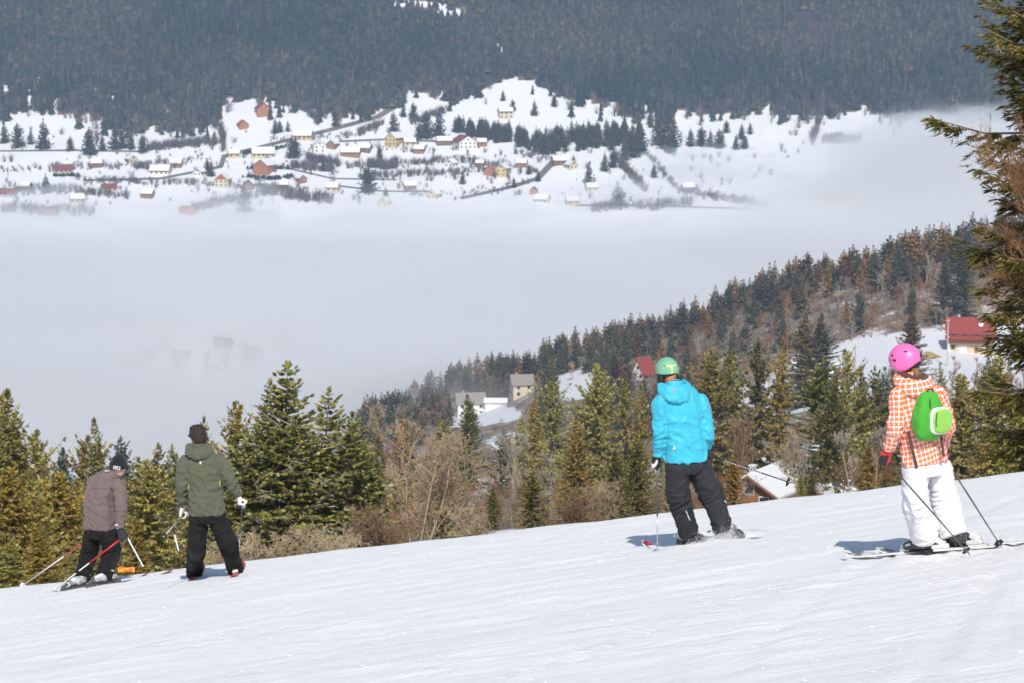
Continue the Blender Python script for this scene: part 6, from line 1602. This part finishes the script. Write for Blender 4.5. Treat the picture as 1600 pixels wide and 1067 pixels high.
# small white star on the back
patch(sC, C, rootC, [(1114 + (12 if k % 2 == 0 else 4.5) * math.cos(k * math.pi / 6 + .2), 291 - (15 if k % 2 == 0 else 5) * math.sin(k * math.pi / 6 + .2)) for k in range(12)], 'jacket_emblem', M_PIPE, .004)
for zp in ([(1050, 420), (1048, 430), (1046, 442)], [(1222, 395), (1222, 408), (1220, 422)]): seam(sC, C, rootC, zp, 'pit_zip', mat('lime_zip', (.5, .7, .05)), .006, n=6)
make_body(C, rootC, head, fr, nk, sh, el, wr, hip, knee, [cL + uL * .1, cR + uR * .1], C.J(1130, 310), pel, grip); finish_head(head, fr, rootC)
V, F, N = fuse([ball(head + fr[2] * .035 - fr[1] * .012, .092, .108, .105, fr, 14, 22), ball(head - fr[2] * .03 - fr[1] * .055, .078, .055, .075, fr, 12, 18), ball(head + fr[2] * .09 + fr[1] * .05, .06, .05, .04, fr, 10, 14)], .007, 2)
for i in range(len(V)):
    k = Vector(V[i] * 32); V[i] = V[i] + N[i] * (.012 * (1 - 2 * abs(mnoise.noise(k))) + .006 * mnoise.noise(k * 2.3))
skin_obj('hair', V, F, mat('dark_brown_hair', (.035, .020, .014), .5, .5, vary=.5, scale=60, bump=.8, bscale=90), rootC)
loc = np.array(rootC.location)
m = MB()
for s in (-1, 1): m.tube([head + fr[0] * s * .082 + fr[1] * -.01 + fr[2] * .01 - loc, head + fr[0] * s * .078 + fr[1] * .09 + fr[2] * .012 - loc], .005, 6)
so = m.build('sunglasses_temples', M_BLACK, rootC)
for s in (-1, 1): v, f = ball(head + fr[1] * .105 + fr[0] * s * .036 + fr[2] * .006, .032, .010, .024, fr, 8, 12); mobj('sunglass_lens', v - loc, f, mat('dark_lens', (.01, .01, .012), .1, .6), so, True)
tL = C.J(905, 708, -.98); tR = C.snow(1320, 884)
make_glove(wr[0], grip[0], nrm(tL - grip[0]), rootC, M_WHITEG, M_BLACKG, M_WHITEG, 1, 1.12); make_glove(wr[1], grip[1], nrm(tR - grip[1]), rootC, M_WHITEG, M_BLACKG, M_WHITEG, -1, 1.12)
make_pole(grip[0], tL, 'ski pole held pointing back beside the olive jacket', M_POLED, M_POLEW, split=.35)
make_pole(grip[1], tR, 'black and white ski pole hanging right of the olive jacket', M_POLED, M_POLEW, split=.45)

# ---- stooping skier in the brown jacket and knit hat
E = Person((3.557, 0, 640), 37.0, 'x', (.62, .78))
rootE = empty('person', tuple(E.snow(520, 985)), 0, 'stooping skier in brown jacket and black knit hat, farthest left', 'person', 'skiers on the slope')
skd = np.array((.93, .36, 0)); bL, bR = E.snow(447, 990), E.snow(585, 977)
cL, uL = make_boot(bL, skd, (E.px(458, 930), 0), rootE, M_BOOTS, M_BOOTS); cR, uR = make_boot(bR, skd, (E.px(578, 918), 0), rootE, M_BOOTS, M_BOOTS)
make_ski(bL, skd, 'dark ski on the rear foot of the brown-jacketed skier', 1.55, M_SKIDK, M_BINDD, .42, M_SKIRED, .028)
make_ski(bR, skd, 'dark ski with red tip ahead of the brown-jacketed skier', 1.55, M_SKIDK, M_BINDD, .42, M_SKIRED, .028)
hip = [E.J(520, 690, .08), E.J(600, 690, -.06)]; knee = [E.J(490, 812, .12), E.J(622, 792, -.04)]; hem = [E.J(458, 930, cL[1] - 37), E.J(578, 918, cR[1] - 37)]
pel = E.J(556, 668, 0)
make_trousers(E, rootE, hip, knee, hem, [(.118, .118, .110, .106, .112), (.118, .120, .116, .108, .110)], pel, (.200, .160), M_TRBLACK, 63, .011)
m = MB(); m.tube([E.J(572, 858, -.17) - np.array(rootE.location), E.J(588, 861, -.17) - np.array(rootE.location)], .009, 6); m.build('reflective_tab', M_WHITEG, rootE)
head = E.J(655, 318, .0); fr = frame_from((.86, .45, -.26)); nk = E.J(622, 362, 0)
sh = [E.J(520, 405, .16), E.J(662, 428, -.16)]; el = [E.J(500, 545, .26), E.J(676, 548, -.28)]; wr = [E.J(500, 660, .36), E.J(666, 650, -.30)]; grip = [E.J(498, 712, .40), E.J(684, 706, -.30)]
rings = [(E.J(552, 660), .212, .175), (E.J(552, 600), .215, .175), (E.J(557, 520), .215, .170), (E.J(570, 450), .212, .162), (E.J(585, 408), .195, .142), (E.J(602, 375), .150, .115), (E.J(615, 355), .100, .092), (E.J(624, 340), .085, .082)]
M_BRN = fabric('taupe_jacket_cloth', (.165, .122, .115), .75, vary=.12, bump=.3)
jE = make_jacket(E, rootE, rings, sh, el, wr, [(.090, .084, .078, .072, .064)] * 2, M_BRN, 71, .0095, .0); sE = surface(jE)
V, F, N = fuse([limb([nk - Z3 * .04 - E.h * .01, nk + Z3 * .02 + E.h * .02, nk + Z3 * .052 + E.h * .035], [.100, .096, .090], n=12)], .009, 2); skin_obj('collar', V, F, M_BRN, rootE)
seam(sE, E, rootE, [(505, 434), (550, 436), (610, 438), (632, 440)], 'yoke_seam', fabric('seam', (.085, .06, .056)), .0035)
seam(sE, E, rootE, [(640, 420), (634, 500), (640, 600), (642, 655)], 'side_seam', MATS['seam'], .003)
m = MB(); m.tube([E.J(582, 338, -.085) - np.array(rootE.location), E.J(606, 338, -.10) - np.array(rootE.location)], .006, 6); m.build('collar_label', M_WHITEG, rootE)
make_body(E, rootE, head, fr, nk, sh, el, wr, hip, knee, [cL + uL * .1, cR + uR * .1], E.J(580, 430), pel, grip); finish_head(head, fr, rootE)
M_KNIT = mat('black_knit', (.018, .019, .024), .9, .1, vary=.4, scale=30, bump=.9, bscale=60, sheen=.2)
rimk = lambda az: R(-6 - 16 * (math.sin(abs(az) / 2) ** 2)); kc = head + fr[2] * .03; loc = np.array(rootE.location)
V, F = dome(kc, fr, .100, .118, .150, rimk, .012); ho = mobj('knit_hat', np.array(V) - loc, F, M_KNIT, rootE, True)
rimb = lambda az: rimk(az) - R(3)
V = []; F = []; n = 40
for j in range(n):
    az = 2 * math.pi * j / n; a_ = ((az + math.pi) % (2 * math.pi)) - math.pi; e0 = math.degrees(rimb(a_))
    for (de, k) in ((0, 1.035), (13, 1.075), (26, 1.06), (34, 1.0)): V.append(on_dome(kc, fr, .100, .118, .150, math.degrees(az), e0 + de, k) - loc)
for j in range(n):
    for i in range(3): F.append((j * 4 + i, ((j + 1) % n) * 4 + i, ((j + 1) % n) * 4 + i + 1, j * 4 + i + 1))
mobj('hat_brim', V, F, M_KNIT, ho, True)
# white lettering along the brim
LET = {'u': [((0, 1), (0, .1)), ((0, .1), (.3, 0)), ((.3, 0), (.6, .1)), ((.6, .1), (.6, 1))], 'v': [((0, 1), (.3, 0)), ((.3, 0), (.6, 1))], 'e': [((.6, 0), (0, 0)), ((0, 0), (0, 1)), ((0, 1), (.6, 1)), ((0, .5), (.5, .5))], 'x': [((0, 0), (.6, 1)), ((0, 1), (.6, 0))]}
az0 = 150; m = MB()
tocam = -ray(*E.px(650, 310)); azc = math.degrees(math.atan2(tocam @ fr[0], tocam @ fr[1]))
for k, ch in enumerate('uvex'):
    for (x0, y0), (x1, y1) in LET[ch]:
        q = [on_dome(kc, fr, .100, .118, .150, azc + 24 - (k * .86 + x) * 13.5, math.degrees(rimb(0)) - 6 + y * 15 + (-3), 1.085) - loc for x, y in ((x0, y0), (x1, y1))]
        m.tube(q, .0042, 5)
lt = m.build('hat_lettering', M_POLEW, ho)
tA, tB = E.snow(285, 1018), E.snow(118, 972)
make_glove(wr[1], grip[1], nrm(tA - grip[1]), rootE, M_BLACKG, M_BLACKG, M_WHITEG, -1, 1.15); make_glove(wr[0], grip[0], nrm(tB - grip[0]), rootE, M_BLACKG, M_BLACKG, M_WHITEG, 1, 1.15)
make_pole(grip[1], tA, 'red and white ski pole trailing from the visible hand of the brown-jacketed skier', M_POLER, M_POLEW, basket=M_POLEW, split=.47, r=.010)
make_pole(grip[0], tB, 'red and white ski pole trailing farthest left behind the brown-jacketed skier', M_POLER, M_POLEW, basket=M_POLEW, split=.36, r=.010)
# thin white sticks and the orange marker beyond the brow
for (a, b_, D, lb) in (((707, 705), (787, 852), 41, 'slender white stick leaning behind the brown-jacketed skier'), ((970, 690), (990, 772), 43, 'short white stick beyond the brow left of the olive jacket')):
    p0, p1 = P(*E.px(*b_), D), P(*E.px(*a), D); p0 = p0 - (p1 - p0) * .12
    e = empty('marker_stick', tuple(p0), 0, lb, 'stick'); m = MB(); d = p1 - p0; m.tube([(0, 0, 0), d], .011, 8); m.build('shaft', M_POLEW, e); m = MB(); m.tube([d, d + nrm(d) * .06], [.016, .012], 8); m.build('cap', M_BLACK, e)
p0 = P(*E.px(700, 893), 42.5); v, f = [], []
for i in range(13):
    t = i / 12; 
    for j in range(5):
        u = j / 4; v.append((-.12 + .24 * t, .05 * math.sin(3 * t), -.03 + (.075 + .012 * math.sin(t * 9)) * u))
for i in range(12):
    for j in range(4): f.append((i * 5 + j, (i + 1) * 5 + j, (i + 1) * 5 + j + 1, i * 5 + j + 1))
om = mobj('marker_banner', v, f, mat('orange_banner', (.72, .38, .04), .7, vary=.1, scale=12, col2=(.62, .13, .03), contrast=4), None, True); om.location = tuple(p0); tag(om, 'orange and yellow marker strip peeping over the snow brow', 'marker')
om.modifiers.new('s', 'SOLIDIFY').thickness = .03

# ---------------------------------------------------------------- loose snow crumbs and spray
rc = np.random.RandomState(77); V, F = [], []; b = 0
ic = [(0, 0, 1), (.9, 0, .2), (-.4, .8, .25), (-.45, -.8, .2), (.3, .5, -.4), (.2, -.6, -.4), (-.8, .1, -.35)]; icf = [(0, 1, 2), (0, 2, 3), (0, 3, 1), (1, 4, 2), (2, 6, 3), (3, 5, 1), (1, 5, 4), (2, 4, 6), (3, 6, 5)]
for _ in range(420):
    y = rc.uniform(15, 40); x = rc.uniform(-.2, .2) * y
    s = rc.gamma(1.2, .0035) + .003
    s = min(s, .010)
    a = rc.rand() * 6.28; c, sn = math.cos(a), math.sin(a); z = piste_z(x, y) + s * .25
    V += [(x + (p[0] * c - p[1] * sn) * s * rc.uniform(1.2, 3.0), y + (p[0] * sn + p[1] * c) * s, z + p[2] * s * .4) for p in ic]; F += [tuple(i + b for i in q) for q in icf]; b += 7
for px_, py_, n, sp in ((1132, 843, 3600, .14), (1100, 848, 700, .13), (1470, 864, 80, .25), (110, 915, 60, .2)):   # spray thrown up at the boots
    o = on_piste(px_, py_)
    for _ in range(n):
        d = rc.normal(size=3) * sp; x, y = o[0] + d[0], o[1] + d[1] * .7 - .1; hgt = abs(rc.normal()) * .055 * math.exp(-(d[0] / sp) ** 2 * .4); s = rc.uniform(.0012, .0035)
        z = piste_z(x, y) + hgt
        V += [(x + p[0] * s, y + p[1] * s, z + p[2] * s) for p in ic]; F += [tuple(i + b for i in q) for q in icf]; b += 7
tag(mobj('snow_crumbs', V, F, mat('loose_snow', (.90, .905, .92), .6, .2)), 'loose crumbs and spray of snow on the slope', 'snow', kind='stuff')
bpy.data.scenes.remove(BENCH)
# ---------------------------------------------------------------- valley fog and air
def volume_mat(name, col, density, aniso=0.0):
    m = bpy.data.materials.new(name); m.use_nodes = True
    nt = m.node_tree; nt.nodes.remove(nt.nodes['Principled BSDF'])
    v = nt.nodes.new('ShaderNodeVolumePrincipled')
    v.inputs['Color'].default_value = (*col, 1); v.inputs['Density'].default_value = density; v.inputs['Anisotropy'].default_value = aniso
    nt.links.new(v.outputs[0], nt.nodes['Material Output'].inputs['Volume'])
    return m
M_SHRED = volume_mat('mist_air', (.92, .925, .935), .012)
M_SHRED2 = volume_mat('thin_mist_air', (.92, .925, .935), .006)
def fog_body(name, top, density, label, y0=700, y1=2480, nr=150, nc=110, bottom=-330, col=(.925, .925, .925)):
    yv = np.linspace(y0, y1, nr); t = np.linspace(-1, 1, nc)
    Yf = np.repeat(yv[:, None], nc, 1); Xf = t[None] * (80 + .34 * Yf)
    Zt = top(Xf, Yf)
    vt = np.stack([Xf, Yf, Zt], -1).reshape(-1, 3); vb = vt.copy(); vb[:, 2] = bottom
    n = nr * nc; f = grid_faces(nr, nc)
    fs = [tuple(q) for q in f] + [tuple(q[::-1] + n) for q in f]
    per = [i for i in range(nc)] + [i * nc + nc - 1 for i in range(1, nr)] + [(nr - 1) * nc + i for i in range(nc - 2, -1, -1)] + [i * nc for i in range(nr - 2, 0, -1)]
    for a, b in zip(per, per[1:] + per[:1]): fs.append((b, a, a + n, b + n))
    o = mobj(name, np.concatenate([vt, vb]), fs, volume_mat(name + '_air', col, density))
    return tag(o, label, 'fog', kind='stuff')
def fog_top(x, y):
    px = 800 + FPX * x / (y * CP + 195 * SP)
    h = -196 + 0 * x
    h = h + (40 + 12 * wave(x, y, .021, 8)) * sstep(1080, 1470, px + 70 * wave(x, y, .02, 31)) * sstep(1900, 2250, y)               # the bank climbs the far slope on the right
    h = h + 16 * sstep(1020, 1150, px) * sstep(2050, 2200, y)
    mid = 1 + .8 * (1 - sstep(1850, 2080, y)) * sstep(1150, 1350, y)
    h = h + mid * (8 * wave(x * .7, y, .011, 5) + 4.5 * wave(x, y, .026, 12)) + 1.8 * wave(x, y, .07, 22)
    h = h + (9 * wave(x, y * .35, .013, 26) + 5 * wave(x, y * .5, .034, 2)) * sstep(1980, 2120, y)     # ragged shore on the far slope
    hole = np.exp(-(((px - 350) / 260) ** 2 + ((y - 1480) / 170) ** 2) * 1.4)
    h = h - 17 * hole                                                       # thin place over the village in the valley
    h = h - 40 * (1 - sstep(720, 1000, y)) 
    return h
fog_body('fog_bank', lambda x, y: fog_top(x, y) - 7, .032, 'thick white fog bank filling the valley')
for k in range(7):      # the top of the bank thins out in ragged layers
    fog_body('fog_veil', lambda x, y, k=k: fog_top(x, y) - 4 + 3.6 * k + (4 + 2.2 * k) * wave(x * .8, y, .010 + .004 * k, 3 * k + 4) + (1.5 + .8 * k) * wave(x, y, .034 + .006 * k, 5 * k + 9), .0034 - .00034 * k, 'ragged thin veil of mist over the fog bank', nr=100, nc=80)
# torn shreds of mist along the edges of the bank
def shred(px, py, D, rx, ry, rz, seed):
    r = np.random.RandomState(seed); c = P(px, py, D); V, F = [], []; n, sg = 14, 26
    for i in range(n + 1):
        a = math.pi * i / n
        for j in range(sg):
            b = 2 * math.pi * j / sg; d = np.array((math.sin(a) * math.cos(b), math.sin(a) * math.sin(b), math.cos(a)))
            k = 1 + .55 * mnoise.noise(Vector(d * 1.7) + Vector((seed, 0, 0))) + .35 * mnoise.noise(Vector(d * 4.2) + Vector((0, seed, 0)))
            V.append(c + d * k * np.array((rx, ry, rz)))
    for i in range(n):
        for j in range(sg): F.append((i * sg + j, (i + 1) * sg + j, (i + 1) * sg + (j + 1) % sg, i * sg + (j + 1) % sg))
    return V, F
rw = np.random.RandomState(6)
SH = [(1100, 255, 2250, 42, 30, 13), (1170, 275, 2240, 48, 30, 16), (1225, 262, 2260, 34, 26, 18), (1060, 248, 2260, 36, 24, 9), (1300, 240, 2290, 50, 30, 13), (1370, 222, 2310, 46, 30, 14), (1440, 205, 2330, 48, 30, 13), (1500, 196, 2340, 44, 30, 16), (1560, 190, 2340, 50, 30, 15),
      (60, 322, 2150, 46, 30, 15), (150, 335, 2130, 40, 26, 12), (390, 318, 2150, 30, 24, 16), (300, 332, 2140, 40, 24, 10), (560, 326, 2140, 36, 24, 12), (690, 330, 2140, 44, 24, 9), (800, 322, 2150, 34, 24, 11), (880, 306, 2170, 36, 24, 10),
      (930, 300, 2180, 30, 20, 8), (985, 290, 2190, 34, 24, 9), (1040, 300, 2180, 40, 24, 10),
      (600, 622, 1255, 28, 24, 9), (560, 640, 1200, 36, 24, 10), (640, 600, 1275, 24, 24, 8), (1420, 190, 2360, 40, 24, 9), (1250, 300, 2200, 60, 30, 14), (1350, 290, 2200, 60, 30, 16)]
for k, (px, py, D, rx, ry, rz) in enumerate(SH):
    V, F = shred(px, py, D, rx, ry, rz, k + 3)
    o = mobj('mist_shred', V, F, M_SHRED if k % 2 else M_SHRED2); tag(o, 'torn shreds of mist at the edge of the fog bank', 'mist', kind='stuff')
hz = MB(); hz.box(-1100, 1100, -520, 3150, -420, 300)
haze = hz.build('haze', volume_mat('haze_air', (.56, .75, 1.0), 9.5e-5))
tag(haze, 'thin blue winter haze in the air', 'haze', kind='stuff')
